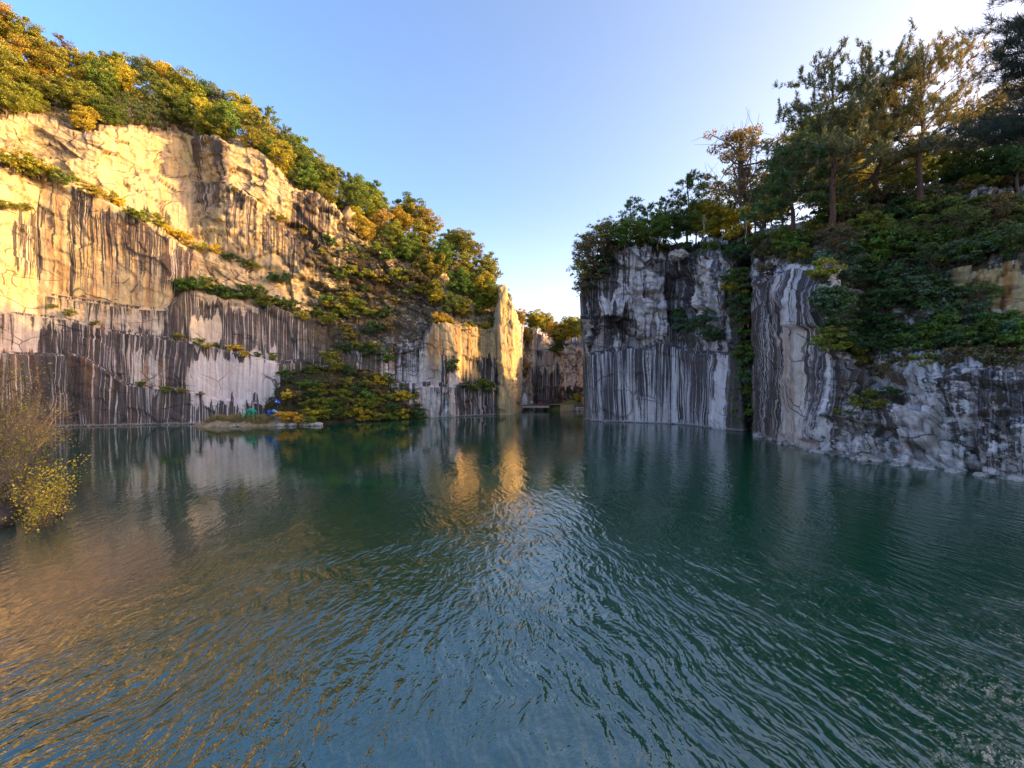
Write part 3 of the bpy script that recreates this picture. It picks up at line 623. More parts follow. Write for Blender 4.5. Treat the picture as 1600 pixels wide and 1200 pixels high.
for k, (px, py) in enumerate(((-90, 60), (-150, 10), (-220, -50), (-300, -60), (-380, -60), (-110, 130), (-200, 90), (-300, 60), (-400, 60), (-480, 40))):
    plant('oak', 'oak_tree', LH.at(px, py), 1.0, jit(OLIVE, rs), f'olive tree beyond the left edge of the picture on the hill, {ENG[k]} of ten', 'tree', 'trees beyond the left edge')
# odd thin trees that stick out of the left skyline
for px, py, h, nm in ((95, 100, .95, 'leftmost'), (285, 160, .8, 'second'), (335, 180, .9, 'third'), (545, 305, .6, 'fourth'), (745, 415, .8, 'last')):
    plant('thin', 'sparse_tree', LH.at(px, py), h, jit(BROWN, rs), f'thin grey-brown nearly bare tree poking above the left skyline, {nm} from the left', 'tree', 'bare trees on the left skyline')

# shrubs on the ledges
def row_of_shrubs(C_, pts, n, where, cols, s0, s1, name='ledge_shrub', kind='shrub', group=None, fwd=.6, jy=5, cat='shrub', noun='shrub'):
    a = np.array(pts, float); d = np.concatenate([[0], np.cumsum(np.hypot(np.diff(a[:, 0]), np.diff(a[:, 1])))])
    for k in range(n):
        t = d[-1]*(k+.5+rs.uniform(-.35, .35))/n; px = float(np.interp(t, d, a[:, 0])); py = float(np.interp(t, d, a[:, 1]))+rs.uniform(-jy, jy)
        b = C_.at(px, py); dv = Vector((b.x, b.y, 0)).normalized(); b = b-dv*fwd; b.z -= .1
        col = rs.choice(cols); s = rs.uniform(s0, s1)
        plant(kind, name, b, s, jit(col, rs), f'{CN[col]} {noun} {where}, {ENG[k]} from the left', cat, group or where, sz=s*rs.uniform(.7, 1.1))
row_of_shrubs(LC, [(0, 262), (60, 275), (100, 290)], 6, 'at the far left of the upper bench', [GOLD, OLIVE, GREEN], .9, 1.5)
row_of_shrubs(LC, [(110, 282), (200, 332), (255, 362), (300, 390), (345, 402)], 13, 'on the grassy diagonal bench of the left cliff', [YEL, OLIVE, GOLD], .6, 1.0)
row_of_shrubs(LC, [(350, 405), (400, 428), (450, 445)], 5, 'on the bench below the cracked upper wall', [GREEN, OLIVE, DGREEN], .7, 1.1)
row_of_shrubs(LC, [(355, 288), (420, 330), (480, 376), (510, 405)], 6, 'on the narrow ledge across the cracked upper wall', [OLIVE, GOLD, GREEN], .35, .7)
row_of_shrubs(LC, [(278, 448), (320, 456), (360, 466), (430, 482)], 9, 'in the dense clump on the middle ledge', [DGREEN, GREEN, OLIVE], 1.0, 1.5)
row_of_shrubs(LC, [(430, 486), (470, 495), (500, 500)], 4, 'at the right end of the middle ledge', [GREEN, YEL, GREEN], .9, 1.3)
row_of_shrubs(LC, [(275, 530), (300, 536), (350, 546), (430, 566)], 8, 'on the ledge above the white slab', [OLIVE, GREEN, YEL], .45, .8)
row_of_shrubs(LC, [(215, 606), (270, 608), (330, 622)], 4, 'on the low ledge over the black streaks', [OLIVE, BROWN, GREEN], .4, .6)
row_of_shrubs(LC, [(70, 468), (110, 498), (158, 512)], 3, 'small on the left cliff joints', [OLIVE], .35, .6)
row_of_shrubs(LC, [(0, 328), (20, 332), (45, 330)], 3, 'in the notch at the golden wall edge', [OLIVE], .45, .6)
for yy, wh in ((400, 'top'), (432, 'second'), (462, 'third'), (492, 'fourth'), (520, 'fifth'), (548, 'bottom')):
    row_of_shrubs(LC, [(505+(yy-400)*.02, yy), (600, yy+4), (670 if yy < 490 else 615, yy+10)], 9 if yy < 500 else 6, f'in the {wh} row on the brushy rock slope', [BROWN, OLIVE, DGREEN, GOLD, GREEN, OLIVE], .7, 1.4, jy=14, name='slope_shrub', kind='shrub')
row_of_shrubs(LC, [(540, 390), (570, 430), (600, 460), (560, 480), (620, 500)], 8, 'standing bare on the brushy rock slope', [BROWN], .9, 1.5, name='bare_bush', kind='brush', cat='bush', noun='twiggy bush')
row_of_shrubs(MC, [(675, 505), (700, 508), (740, 514), (772, 512)], 8, 'along the rim of the orange sunlit face', [GOLD, YEL, OLIVE, ORANGE], .7, 1.1, fwd=-.5)
row_of_shrubs(LH, [(640, 440), (660, 470), (700, 480), (750, 490), (770, 470), (720, 450)], 9, 'on the steep ground above the orange face', [GOLD, OLIVE, YEL, ORANGE], .9, 1.4)
row_of_shrubs(MC, [(722, 612), (745, 608), (768, 612)], 4, 'in the dark niche left of the pillar', [DGREEN, GREEN], .8, 1.1)
row_of_shrubs(MC, [(700, 575), (712, 580)], 1, 'clinging to the face left of the orange wall', [DGREEN], 1.2, 1.3)
for yy, wh, n in ((585, 'top', 7), (603, 'second', 9), (622, 'third', 11), (640, 'fourth', 12), (652, 'waterside', 12)):
    row_of_shrubs(SC, [(440 if yy < 630 else 470, yy), (540, yy), (655, yy+4 if yy > 600 else yy+22)], n, f'in the {wh} row on the green shore slope', [GREEN, OLIVE, OLIVE, BROWN, YEL, GREEN, DGREEN], .75, 1.3, name='shore_shrub', jy=6)

# trees over the far gorge wall
for k, (px, py, s, col) in enumerate(((815, 512, .8, ORANGE), (822, 540, .7, ORANGE), (830, 518, .75, OLIVE), (838, 522, .95, GOLD), (848, 524, 1.0, OLIVE), (857, 530, 1.0, GOLD), (866, 540, .95, ORANGE), (874, 545, .9, GREEN), (883, 538, 1.0, GOLD), (893, 536, 1.05, OLIVE), (903, 536, 1.0, GOLD), (912, 536, .95, OLIVE), (922, 536, .9, GOLD))):
    b = GC.at(px, py)
    plant('oak', 'oak_tree', b, s*.85, jit(col, rs), f'{CN[col]} autumn tree above the far gorge wall, {ENG[k]} from the left', 'tree', 'trees above the far gorge')
row_of_shrubs(GC, [(812, 575), (820, 590), (828, 570)], 3, 'on the broken slope just right of the pillar', [OLIVE, ORANGE, GREEN], .6, .9)
row_of_shrubs(GC, [(866, 548), (878, 552)], 3, 'hanging over the corner of the far wall', [DGREEN, GREEN], 1.1, 1.6)

# right block: shrubs and trees on its crest
row_of_shrubs(RC, [(916, 466), (925, 448), (935, 428), (948, 412), (960, 400)], 9, 'overhanging the left shoulder of the right cliff', [BROWN, DGREEN, BLUEG, OLIVE], 1.0, 1.7, fwd=.3)
row_of_shrubs(RC, [(965, 396), (1020, 392), (1080, 394), (1130, 392), (1160, 405)], 15, 'along the crest of the right cliff', [DGREEN, GREEN, DGREEN, OLIVE], .9, 1.4, fwd=-.8)
row_of_shrubs(RC, [(1150, 430), (1158, 470), (1162, 520), (1166, 570), (1168, 620), (1170, 655)], 15, 'down the dark gully of the right cliff', [DGREEN, GREEN, BLUEG], .8, 1.35, name='gully_shrub', fwd=1.5)
row_of_shrubs(RC, [(1058, 500), (1075, 520), (1095, 505), (1110, 525), (1120, 540)], 9, 'trailing over the middle of the right cliff', [BLUEG, DGREEN], .8, 1.2, name='hanging_shrub', fwd=.7)
row_of_shrubs(RC, [(1135, 462), (1148, 458), (1158, 468)], 3, 'bright beside the gully', [YEL, OLIVE], .7, .9, fwd=2.2)
for px, py, D, kind, s, col, lb in (
    (950, 398, 83, 'pine', .62, BLUEG, 'small bluish pine leaning out at the left end of the right cliff crest'),
    (985, 392, 84, 'pine', 1.0, BLUEG, 'bluish pine on the right cliff crest, second from its left end'),
    (1012, 390, 83, 'pine', .85, DGREEN, 'short dark pine on the right cliff crest between two taller ones'),
    (1040, 388, 82, 'pine', .95, PINEC, 'deep green pine on the right cliff crest above the round boulder'),
    (1074, 382, 80, 'pine', 1.30, PINEC, 'tallest pine on the right cliff crest left of the dark slender tree'),
    (1098, 380, 80, 'oak', .85, GREEN, 'low round green tree right of the tallest crest pine'),
    (1120, 372, 82, 'thin', 1.2, GOLD, 'sparse golden tree left of the dark slender tree'),
    (1172, 360, 80, 'thin', 1.15, GOLD, 'sparse golden tree right of the dark slender tree'),
    (1196, 352, 78, 'oak', .95, GOLD, 'golden leafy tree behind the white birch trunk'),
    (1222, 350, 76, 'oak', 1.05, OLIVE, 'olive leafy tree left of the big pines'),
    (1140, 378, 76, 'shrub', 2.2, YEL, 'bright yellow-green bush under the dark slender tree'),
    (1192, 352, 70, 'shrub', 2.0, YEL, 'yellow bush between birch trunk and big pines'),
    (1290, 345, 66, 'oak', 1.0, ORANGE, 'orange tree glimpsed between the big pine trunks, left one'),
    (1330, 342, 68, 'oak', 1.0, GOLD, 'golden tree glimpsed between the big pine trunks, middle one'),
    (1362, 338, 70, 'thin', 1.1, ORANGE, 'sparse orange tree glimpsed between the big pine trunks, right one'),
    (1405, 318, 62, 'oak', .95, OLIVE, 'olive round tree under the golden pine'),
    (1455, 305, 62, 'oak', .95, OLIVE, 'olive tree right of the golden pine trunk'),
    (1500, 290, 60, 'thin', 1.15, GOLD, 'sparse golden tree on the right ridge, left of the bare one'),
    (1545, 275, 58, 'thin', 1.2, BROWN, 'nearly bare brown tree on the right ridge'),
    (1595, 265, 58, 'thin', 1.25, BROWN, 'nearly bare tree at the right edge on the ridge'),
    (1520, 300, 52, 'oak', .8, GREEN, 'green tree on the right slope below the bare ridge trees'),
    (1590, 300, 48, 'oak', .9, DGREEN, 'dark green tree at the right edge halfway up the slope')):
    b = Vector(P(px, py, D)); 
    nm = {'pine': 'pine_tree', 'oak': 'oak_tree', 'thin': 'sparse_tree', 'shrub': 'bush'}[kind]
    plant(kind, nm, b, s, jit(col, rs, .08), lb, {'pine': 'pine tree', 'shrub': 'bush'}.get(kind, 'tree'), 'trees on the right cliff')
for k, (px, py, s, col) in enumerate(((975, 394, .9, GREEN), (1000, 392, .8, OLIVE), (1028, 388, .95, GREEN), (1056, 386, 1.0, DGREEN), (1088, 380, 1.1, OLIVE), (1112, 378, 1.05, GOLD), (1135, 374, 1.0, OLIVE), (1180, 366, 1.15, GREEN), (1206, 360, 1.1, OLIVE))):
    plant('oak', 'oak_tree', P(px, py, 79+2*math.sin(k*2.3)), s*.8, jit(col, rs, .08), f'{CN[col]} leafy tree, {ENG[k]} from the left among the right cliff crest pines', 'tree', 'trees on the right cliff')
for k, (px, py, D, s) in enumerate(((1265, 318, 68, 1.15), (1300, 300, 70, 1.3), (1262, 300, 76, 1.3))):  # added pines, placed to throw mottled shade on the left wall
    plant('pine', 'pine_tree', P(px, py, D), s, jit(DGREEN, rs, .08), f'dark pine added behind the three tall pines for shade, {ENG[k]} of its clump', 'pine tree', 'added pines behind the tall pines')
for k, (px, py, D, s) in enumerate(((1254, 290, 76, 1.25), (1272, 286, 79, 1.35), (1292, 284, 77, 1.3), (1312, 282, 80, 1.45), (1335, 280, 78, 1.4))):  # trees added as sun blockers for the upper left wall
    plant('oak', 'oak_tree', P(px, py, D), s, jit(GOLD, rs, .08), f'golden tree added far behind the tall pines for shade, {ENG[k]} of its clump', 'tree', 'added trees behind the tall pines')
for k, (px, py, D, s, col) in enumerate(((905, 470, 81, .62, BROWN), (917, 452, 81, .8, OLIVE), (926, 434, 80, .8, BROWN), (936, 420, 80, .85, BROWN), (948, 404, 80, .8, OLIVE), (962, 396, 81, .85, BROWN), (925, 410, 82, .7, OLIVE))):
    plant('thin', 'sparse_tree', P(max(px, 921), py+8, D), s, jit(col, rs, .08), f'feathery grey-brown sapling on the left shoulder of the right cliff, {ENG[k]} from below', 'tree', 'saplings on the right cliff shoulder', tilt=(0, -.35), rz=0)
for k, (px, py, s, col) in enumerate(((1225, 400, .55, OLIVE), (1345, 470, .55, DGREEN), (1392, 440, .75, GREEN), (1430, 400, .6, BROWN), (1462, 470, .65, DGREEN), (1500, 410, .6, GREEN), (1545, 380, .65, BROWN), (1420, 500, .5, BLUEG), (1580, 440, .6, DGREEN), (1360, 395, .7, OLIVE), (1530, 505, .45, GREEN), (1310, 430, .6, BROWN))):
    b = NC.at(px, py); plant('thin' if k % 3 else 'oak', 'sapling', b, s*(1 if k % 3 else .8), jit(col, rs, .1), f'{CN[col]} slim sapling rising from the right slope thicket, {ENG[k]} of twelve', 'tree', 'saplings on the right slope')
# landmark trees on the right
def landmark(px, py, D, ytop, kind, var, name, col, lb, rz=0., wid=1.0, h0=17.):
    b = Vector(P(px, py, D)); H = (py-ytop)/F*D; s = H/h0
    e = plant(kind, name, b, s*wid, jit(col, rs, .03), lb, 'pine tree' if 'pine' in name else 'tree', 'landmark trees on the right', var=var, rz=rz, sz=s); return e
landmark(1300, 350, 52, 128, 'bigpine', 0, 'pine_tree', (.13, .15, .06), 'broad dark pine with upturned shoots, leftmost of the three tall pines', 0.4, 1.2)
landmark(1372, 345, 54, 122, 'bigpine', 1, 'pine_tree', (.17, .17, .05), 'middle one of the three tall pines on the right cliff', 2.1, 1.1)
landmark(1438, 318, 50, 108, 'bigpine', 2, 'pine_tree', (.34, .27, .06), 'golden tinted pine with long bare trunk, rightmost of the three tall pines', 1.2, 1.2)
landmark(1238, 372, 56, 232, 'pine', 0, 'pine_tree', DGREEN, 'low dark spruce-like pine left of the tall pines', .3, 1.5, 10.)
PROTO['slender'] = [broadleaf(71, 14, 3.8, 4200, .20, 44, .36, sparse=True, lean=-.12, tk=1.9)]
landmark(1168, 372, 74, 190, 'slender', 0, 'slender_tree', (.42, .29, .08), 'dark slender crooked tree with thin airy golden leaves on the right cliff crest', 0, 1.0, 14.)
PROTO['birch'] = [broadleaf(81, 9, 1.6, 500, .18, 12, .6, sparse=True, mat=PALEBARK)]
for px, y0, y1_, lb in ((1166, 378, 318, 'white birch trunk standing in front of the dark slender tree'), (1100, 372, 336, 'short pale birch trunk left of the dark slender tree'), (1212, 362, 335, 'thin white birch left of the dark low pine')):
    landmark(px, y0, 70, y1_, 'birch', 0, 'birch_tree', GOLD, lb, rs.random(), .8, 9.)
PROTO['nearpine'] = [pine(91, 20, 6.5, 44, .55, .46, .03, 22, per=15, cone=.4, droop=.0, up=.5)]
b = Vector(P(1822, 470, 27)); e = plant('nearpine', 'pine_tree', b, 1.1, (.06, .075, .05), 'dark near pine whose branches enter the top right corner', 'pine tree', 'landmark trees on the right', var=0, rz=.6)

# dense growth on the right slope
for r_, (pts, n, wh, cols, s0, s1) in enumerate((
    ([(1180, 425), (1230, 408), (1290, 400)], 7, 'on the rim of the near streaked wall', [BROWN, OLIVE, DGREEN], .8, 1.1),
    ([(1175, 395), (1240, 380), (1300, 370), (1360, 360)], 11, 'in the upper thicket behind the near wall', [OLIVE, DGREEN, BROWN, GREEN], 1.0, 1.5),
    ([(1290, 345), (1400, 330), (1500, 305), (1600, 290)], 16, 'in the shaded thicket under the tall pines', [DGREEN, BROWN, DGREEN, OLIVE], 1.0, 1.5),
    ([(1390, 370), (1480, 350), (1600, 340)], 13, 'high on the right slope', [DGREEN, GREEN, BROWN], 1.0, 1.5),
    ([(1300, 410), (1360, 400), (1450, 400), (1530, 395), (1600, 385)], 16, 'along the slope above the ochre rock', [DGREEN, BLUEG, GREEN], 1.0, 1.5),
    ([(1290, 455), (1340, 450), (1400, 455), (1480, 450)], 13, 'left of the ochre rock', [BLUEG, DGREEN, DGREEN], .9, 1.3),
    ([(1300, 500), (1360, 500), (1430, 490), (1490, 485)], 13, 'just below and left of the ochre rock', [DGREEN, BLUEG], .9, 1.3),
    ([(1310, 540), (1380, 535), (1450, 530), (1530, 525), (1600, 525)], 18, 'in the leafy band over the shore rocks', [DGREEN, BLUEG, GREEN, DGREEN], .8, 1.15),
    ([(1330, 575), (1400, 575), (1480, 568), (1600, 565)], 14, 'in the lowest band over the shore rocks', [DGREEN, BROWN, OLIVE], .6, .9),
    ([(1305, 625), (1340, 650), (1370, 640), (1400, 625)], 6, 'among the shore rocks below the thicket', [OLIVE, DGREEN], .35, .6))):
    row_of_shrubs(NC, pts, n, wh, cols, s0, s1, name='slope_shrub', jy=22, fwd=.5)
row_of_shrubs(NC, [(1285, 440), (1295, 480), (1300, 520), (1296, 560)], 7, 'trailing down beside the near streaked wall', [DGREEN, BLUEG, OLIVE], .7, 1.1, name='hanging_shrub', fwd=1.2)
row_of_shrubs(NC, [(1320, 590), (1360, 600), (1420, 596), (1290, 610)], 5, 'hanging dry under the leafy band', [BROWN], .6, .9, name='dry_bush', kind='brush', cat='bush', noun='twiggy bush')
plant('shrub', 'bush', NC.at(1598, 545)+Vector((-1.2, -1.5, 0)), .95, (.12, .22, .03), 'bright green bush at the right edge above the shore rocks', 'bush', 'slope bushes')

# undergrowth (countless) over the slopes
def undergrowth(C_, pred, n, size, name, color, label, seed):
    rng = np.random.default_rng(seed); R, K = C_.gz.shape
    i = rng.integers(1, R-1, n*3); j = rng.integers(1, K-1, n*3)
    ok = pred(C_.px[i, j], C_.py[i, j], C_.tier[i, j]); i, j = i[ok][:n], j[ok][:n]
    p = C_.pos[i, j]+rng.normal(size=(len(i), 3))*.35; p[:, 2] += .25
    keep = fbm(p[:, 0]*.35, p[:, 1]*.35, p[:, 2]*.35, seed, 3) > -.12; p = p[keep]
    V, r = leaf_arrays(rng, p, np.full((len(p), 3), .35), len(p)*5, size, .6)
    o = link_mesh(name, leaf_mesh(name, V, r), LEAF, None, False); o.color = (*color, 1); tag(o, label, 'undergrowth', kind='stuff')
undergrowth(LH, lambda x, y, t: t <= 2, 9000, .28, 'undergrowth', (.19, .16, .03), 'low undergrowth covering the ground between the trees of the left hill', 1)
undergrowth(NC, lambda x, y, t: (y < kn([(1166, 420), (1290, 415), (1320, 560), (1700, 580)], x)) & (t < 8) & ~((x > 1495) & (y > 422) & (y < 498)), 12000, .16, 'undergrowth', (.07, .085, .03), 'dark undergrowth covering the right slope', 2)
undergrowth(SC, lambda x, y, t: y < 652, 2500, .2, 'undergrowth', (.09, .09, .025), 'low weeds on the shore slope', 3)
undergrowth(LC, lambda x, y, t: np.isin(t, (7, 9)) & (x < 520), 3000, .18, 'grass', (.22, .20, .03), 'yellow-green grass on the benches of the left cliff', 4)
undergrowth(LC, lambda x, y, t: (x > 505) & (y < 560), 3600, .2, 'undergrowth', (.15, .11, .05), 'brown scrub on the brushy rock slope', 6)
undergrowth(RC, lambda x, y, t: t >= 7, 2500, .2, 'undergrowth', (.05, .06, .02), 'undergrowth on the crest of the right cliff', 5)

# boulder on the crest of the right cliff
def rock(name, loc, sc, seed, label, group, mat=None, amp=.25):
    import bmesh
    bm = bmesh.new(); bmesh.ops.create_icosphere(bm, subdivisions=4, radius=1)
    co = np.array([v.co[:] for v in bm.verts])
    q, _ = facets(co[:, 0]*1.6+seed, co[:, 1]*1.6+co[:, 2]*1.3, seed, .8)
    k = 1+amp*q+.12*fbm(co[:, 0]*3, co[:, 1]*3, co[:, 2]*3, seed)
    for v, c, kk in zip(bm.verts, co, k): v.co = Vector(c)*kk
    me = bpy.data.meshes.new(name); bm.to_mesh(me); bm.free()
    n = len(me.vertices); a = me.attributes.new('wall', 'FLOAT_VECTOR', 'POINT'); a.data.foreach_set('vector', (co*2+seed).astype(np.float32).ravel())
    for an, vv in (('dark', .3), ('warm', .35), ('moss', .1), ('rust', .1), ('rubble', 1.)):
        a = me.attributes.new(an, 'FLOAT', 'POINT'); a.data.foreach_set('value', np.full(n, vv, np.float32))
    o = link_mesh(name, me, mat or ROCK); o.location = loc; o.scale = sc; o.rotation_euler = (0, 0, seed); tag(o, label, 'rock', group); return o
b = RC.at(1053, 407); rock('boulder', b+Vector((0, -2.2, .2)), (1.5, 1.2, .95), 3, 'smooth rounded grey boulder lodged on the crest of the right cliff', 'boulders')
WH = ['leftmost', 'second', 'third', 'fourth', 'fifth', 'sixth', 'seventh', 'eighth', 'ninth', 'tenth', 'eleventh', 'twelfth', 'thirteenth', 'fourteenth']
for k, px in enumerate((312, 322, 331, 340, 351, 372, 392, 408, 440, 458, 468, 478, 488, 497)):
    D = 71.3+.5*math.sin(k*2.1)+(k > 7)*1.0; X = (px-CX)/F*D
    s = rs.uniform(.35, .75); rock('shore_rock', (X, D, .12), (s*1.3, s, s*.55), k+5, f'low pale rock on the edge of the spit, {WH[k]} from the left', 'rocks along the spit')
rock('bank_rock', P(-18, 815, 21), (.8, .8, .7), 31, 'dark rock at the water by the left edge of the picture', 'boulders', simple_mat('wet_rock', (.03, .028, .025), (.09, .08, .07), 3, .6, .6, .05))

for k, px in enumerate((1186, 1204, 1226, 1262, 1284, 1318, 1342, 1366, 1402, 1436, 1452, 1490, 1532, 1568, 1590)):
    b = NC.at(px, 600+F*7/float(np.interp(px, [a_ for a_, _ in W_N], [d_ for _, d_ in W_N]))); s_ = rs.uniform(.3, .75)
    dv = Vector((b.x, b.y, 0)).normalized(); rock('shore_rock', (b.x-dv.x*.5, b.y-dv.y*.5, -.05), (s_*1.4, s_, s_*.7), 80+k, f'broken granite block at the waterline of the right shore, {ENG[k]} from the left', 'rocks along the right shore')
# ---------------------------------------------------------------- foreground brush on the left bank
PROTO['near'] = [brush(101, 5.6, 2.8, 40, 1300, .08), brush(102, 5.0, 2.7, 36, 1100, .08)]
PROTO['nearleaf'] = [brush(103, 2.6, 1.3, 26, 900, .085)]
for k, (px, py, D, s, col, lb) in enumerate((
    (-40, 700, 29, 1.25, OLIVE, 'tangled olive bush at the left edge, highest on the bank'), (10, 712, 31, 1.15, BROWN, 'bare reddish bush on the bank right of the highest one'),
    (-10, 745, 25, .95, GOLD, 'yellow-green bush low on the bank at the left edge'), (38, 700, 38, 1.2, BROWN, 'bare bush whose long twigs cross the black streaks'),
    (20, 770, 23.5, .8, OLIVE, 'olive tinted bush leaning toward the water on the left bank'), (-30, 800, 21, .8, OLIVE, 'wispy olive bush above the dark rock at the left edge'),
    (60, 690, 47, 1.2, BROWN, 'small bare bush where the bank meets the black wall'))):
    g_ = Vector(P(px, py, D)); g_.z = float(bankH(np.array([g_.x]), np.array([g_.y]))[0])
    plant('near', 'bare_bush', g_, s, jit(col, rs), lb, 'bush', 'bushes on the left bank')
for px, D, z, s, lb in ((108, 23, .1, 1.0, 'yellow leaved bush over the water at the left bank, upper one'), (92, 21, -.3, .85, 'yellow and orange leaved bush low over the water at the left bank')):
    X = (px-CX)/F*D; plant('nearleaf', 'yellow_bush', (X-.6, D, z), s, (.75, .52, .02), lb, 'bush', 'yellow bushes on the left bank', tilt=(0, .25))

# ---------------------------------------------------------------- sculptures on the spit
def paintmat(name, c, rough=.35):
    m, nt = newmat(name); n = N(nt); pos = n('ShaderNodeTexCoord').outputs['Object']
    col = n.mix(n.mr(n.noise(pos, 4, 4), .35, .7), rgb(*c), rgb(*[x*.75 for x in c]))
    n.out(n('ShaderNodeBsdfPrincipled', None, Base_Color=col, Roughness=rough).outputs[0]); return m
GREENP, BLUEP, LBLUEP, WHITEP, REDP = paintmat('green_enamel', (.0, .32, .16)), paintmat('blue_enamel', (.01, .08, .45)), paintmat('light_blue_enamel', (.18, .38, .68)), paintmat('white_paint', (.78, .78, .84), .5), paintmat('red_plastic', (.4, .03, .03))
WOOD = simple_mat('deck_boards', (.16, .12, .09), (.32, .26, .2), 2, .8, .3, .02, stretch=(1, 8, 1))
STEEL = simple_mat('dark_steel', (.05, .05, .055), (.12, .12, .13), 3, .5)
MINT = paintmat('pale_mint_enamel', (.25, .62, .50))
def skin(name, verts, edges, radii, mat, parent=None):
    me = bpy.data.meshes.new(name); me.from_pydata(verts, edges, []); me.update()
    o = link_mesh(name, me, mat, parent, False); md = o.modifiers.new('skin', 'SKIN')
    for i, r in enumerate(radii): me.skin_vertices[0].data[i].radius = (r, r)
    me.skin_vertices[0].data[0].use_root = True; md.use_smooth_shade = True
    s = o.modifiers.new('sub', 'SUBSURF'); s.levels = 2; s.render_levels = 2; return o
h = empty('grazing_sculpture', ((390.5-CX)/F*71.6, 71.6, float(spitH(np.array([-43.6]), np.array([71.6]))[0])-.03)); tag(h, 'green grazing horse sculpture with pale neck standing on the sandy spit', 'sculpture')
# x: left (head) to right
v = [(.75, 0, 1.62), (.25, 0, 1.66), (-.3, 0, 1.58), (-.75, .0, 1.30), (.85, .22, 1.3), (.88, .24, .75), (.92, .24, 0), (.72, -.22, 1.3), (.66, -.24, .75), (.7, -.24, 0),
     (-.3, .22, 1.15), (-.34, .24, .65), (-.32, .24, 0), (-.1, -.22, 1.15), (-.05, -.24, .6), (0, -.24, 0), (1.02, 0, 1.35), (1.1, 0, .9)]
e_ = [(0, 1), (1, 2), (2, 3), (0, 4), (4, 5), (5, 6), (0, 7), (7, 8), (8, 9), (2, 10), (10, 11), (11, 12), (2, 13), (13, 14), (14, 15), (0, 16), (16, 17)]
skin('body', v, e_, [.36, .36, .35, .22, .17, .09, .07, .17, .09, .07, .14, .08, .07, .14, .08, .07, .06, .03], GREENP, h)
skin('head_and_neck', [(-.62, 0, 1.4), (-.95, 0, .9), (-1.12, 0, .45), (-1.22, 0, .12), (-1.05, .12, .62), (-1.05, -.12, .62)], [(0, 1), (1, 2), (2, 3), (2, 4), (2, 5)], [.26, .2, .17, .1, .05, .05], MINT, h)
b_ = empty('blue_sculpture', ((425-CX)/F*72.4, 72.4, 1.0)); tag(b_, 'two tone blue leaning animal sculpture raised above the dry grass of the spit', 'sculpture')
skin('body', [(1.0, 0, 1.45), (.5, 0, 1.5), (0, 0, 1.42), (.9, .15, .9), (.95, .15, .0), (.85, -.15, .9), (.8, -.15, 0)], [(0, 1), (1, 2), (0, 3), (3, 4), (0, 5), (5, 6)], [.3, .34, .3, .1, .08, .1, .08], LBLUEP, b_)
skin('head_and_neck', [(0, 0, 1.42), (-.5, 0, 1.38), (-.85, 0, 1.5), (-.55, 0, .9), (-1.0, 0, .55)], [(0, 1), (1, 2), (1, 3), (3, 4)], [.32, .36, .15, .22, .07], BLUEP, b_)
s_ = empty('spotlight', ((433.5-CX)/F*76, 76, 2.1)); tag(s_, 'small blue lamp on a post by the shrubs behind the blue sculpture', 'lamp')
m = MB(); m.tube([(0, 0, -1.2), (0, 0, 1.6)], [.05, .05], 8); link_mesh('post', m.mesh('post'), STEEL, s_)
m = MB(); m.tube([(.35, 0, 1.35), (.1, 0, 1.65), (-.35, 0, 2.1), (-.45, 0, 2.2)], [.3, .32, .26, .1], 12); link_mesh('lamp_housing', m.mesh('lamp_housing'), BLUEP, s_)
m = MB(); m.tube([(-.06, -.3, 1.8), (-.06, -.36, 1.82)], [.14, .12], 12); link_mesh('lens', m.mesh('lens'), WHITEP, s_)
# yellow flower clumps
PROTO['flower'] = [shrub(111, 1.7, 1.3, 3600, .14, 16), shrub(112, 1.6, 1.2, 3400, .14, 15)]
for k, (px, D, s, z, col, lb) in enumerate(((444, 72.6, 1.05, .9, (.72, .42, .01), 'tallest mound of bright yellow flowers beside the blue sculpture'), (455, 72.4, .95, .8, (.75, .46, .01), 'middle mound of bright yellow flowers on the spit'),
    (466, 72.2, .85, .4, (.75, .46, .01), 'lowest mound of yellow flowers sloping toward the water'), (481, 72.6, .8, .2, (.16, .26, .05), 'pale green bush right of the yellow flowers'), (489, 73, .7, .2, (.3, .3, .03), 'yellow-green bush at the end of the spit'))):
    plant('flower', 'flowering_bush' if k < 3 else 'bush', ((px-CX)/F*D, D, z), s, col, lb, 'flowers' if k < 3 else 'bush', 'bushes on the spit')
# dry grass tufts on the spit
rng = np.random.default_rng(9); n_ = 2600
gx = rng.uniform(-53, -35, n_); gy = rng.uniform(71, 76, n_); gz = spitH(gx, gy); ok = (gz > .25) & (fbm(gx*.5, gy*.5, 0, 2) > -.2); pts = np.stack([gx, gy, gz], 1)[ok]
V, r = needles(rng, pts, np.tile([[0, 0, 1.]], (len(pts), 1)), .75, .05, 8)
o = link_mesh('dry_grass', leaf_mesh('dry_grass', V, r), LEAF, None, False); o.color = (.30, .25, .10, 1); tag(o, 'dry straw coloured grass on the sandy spit', 'grass', kind='stuff')

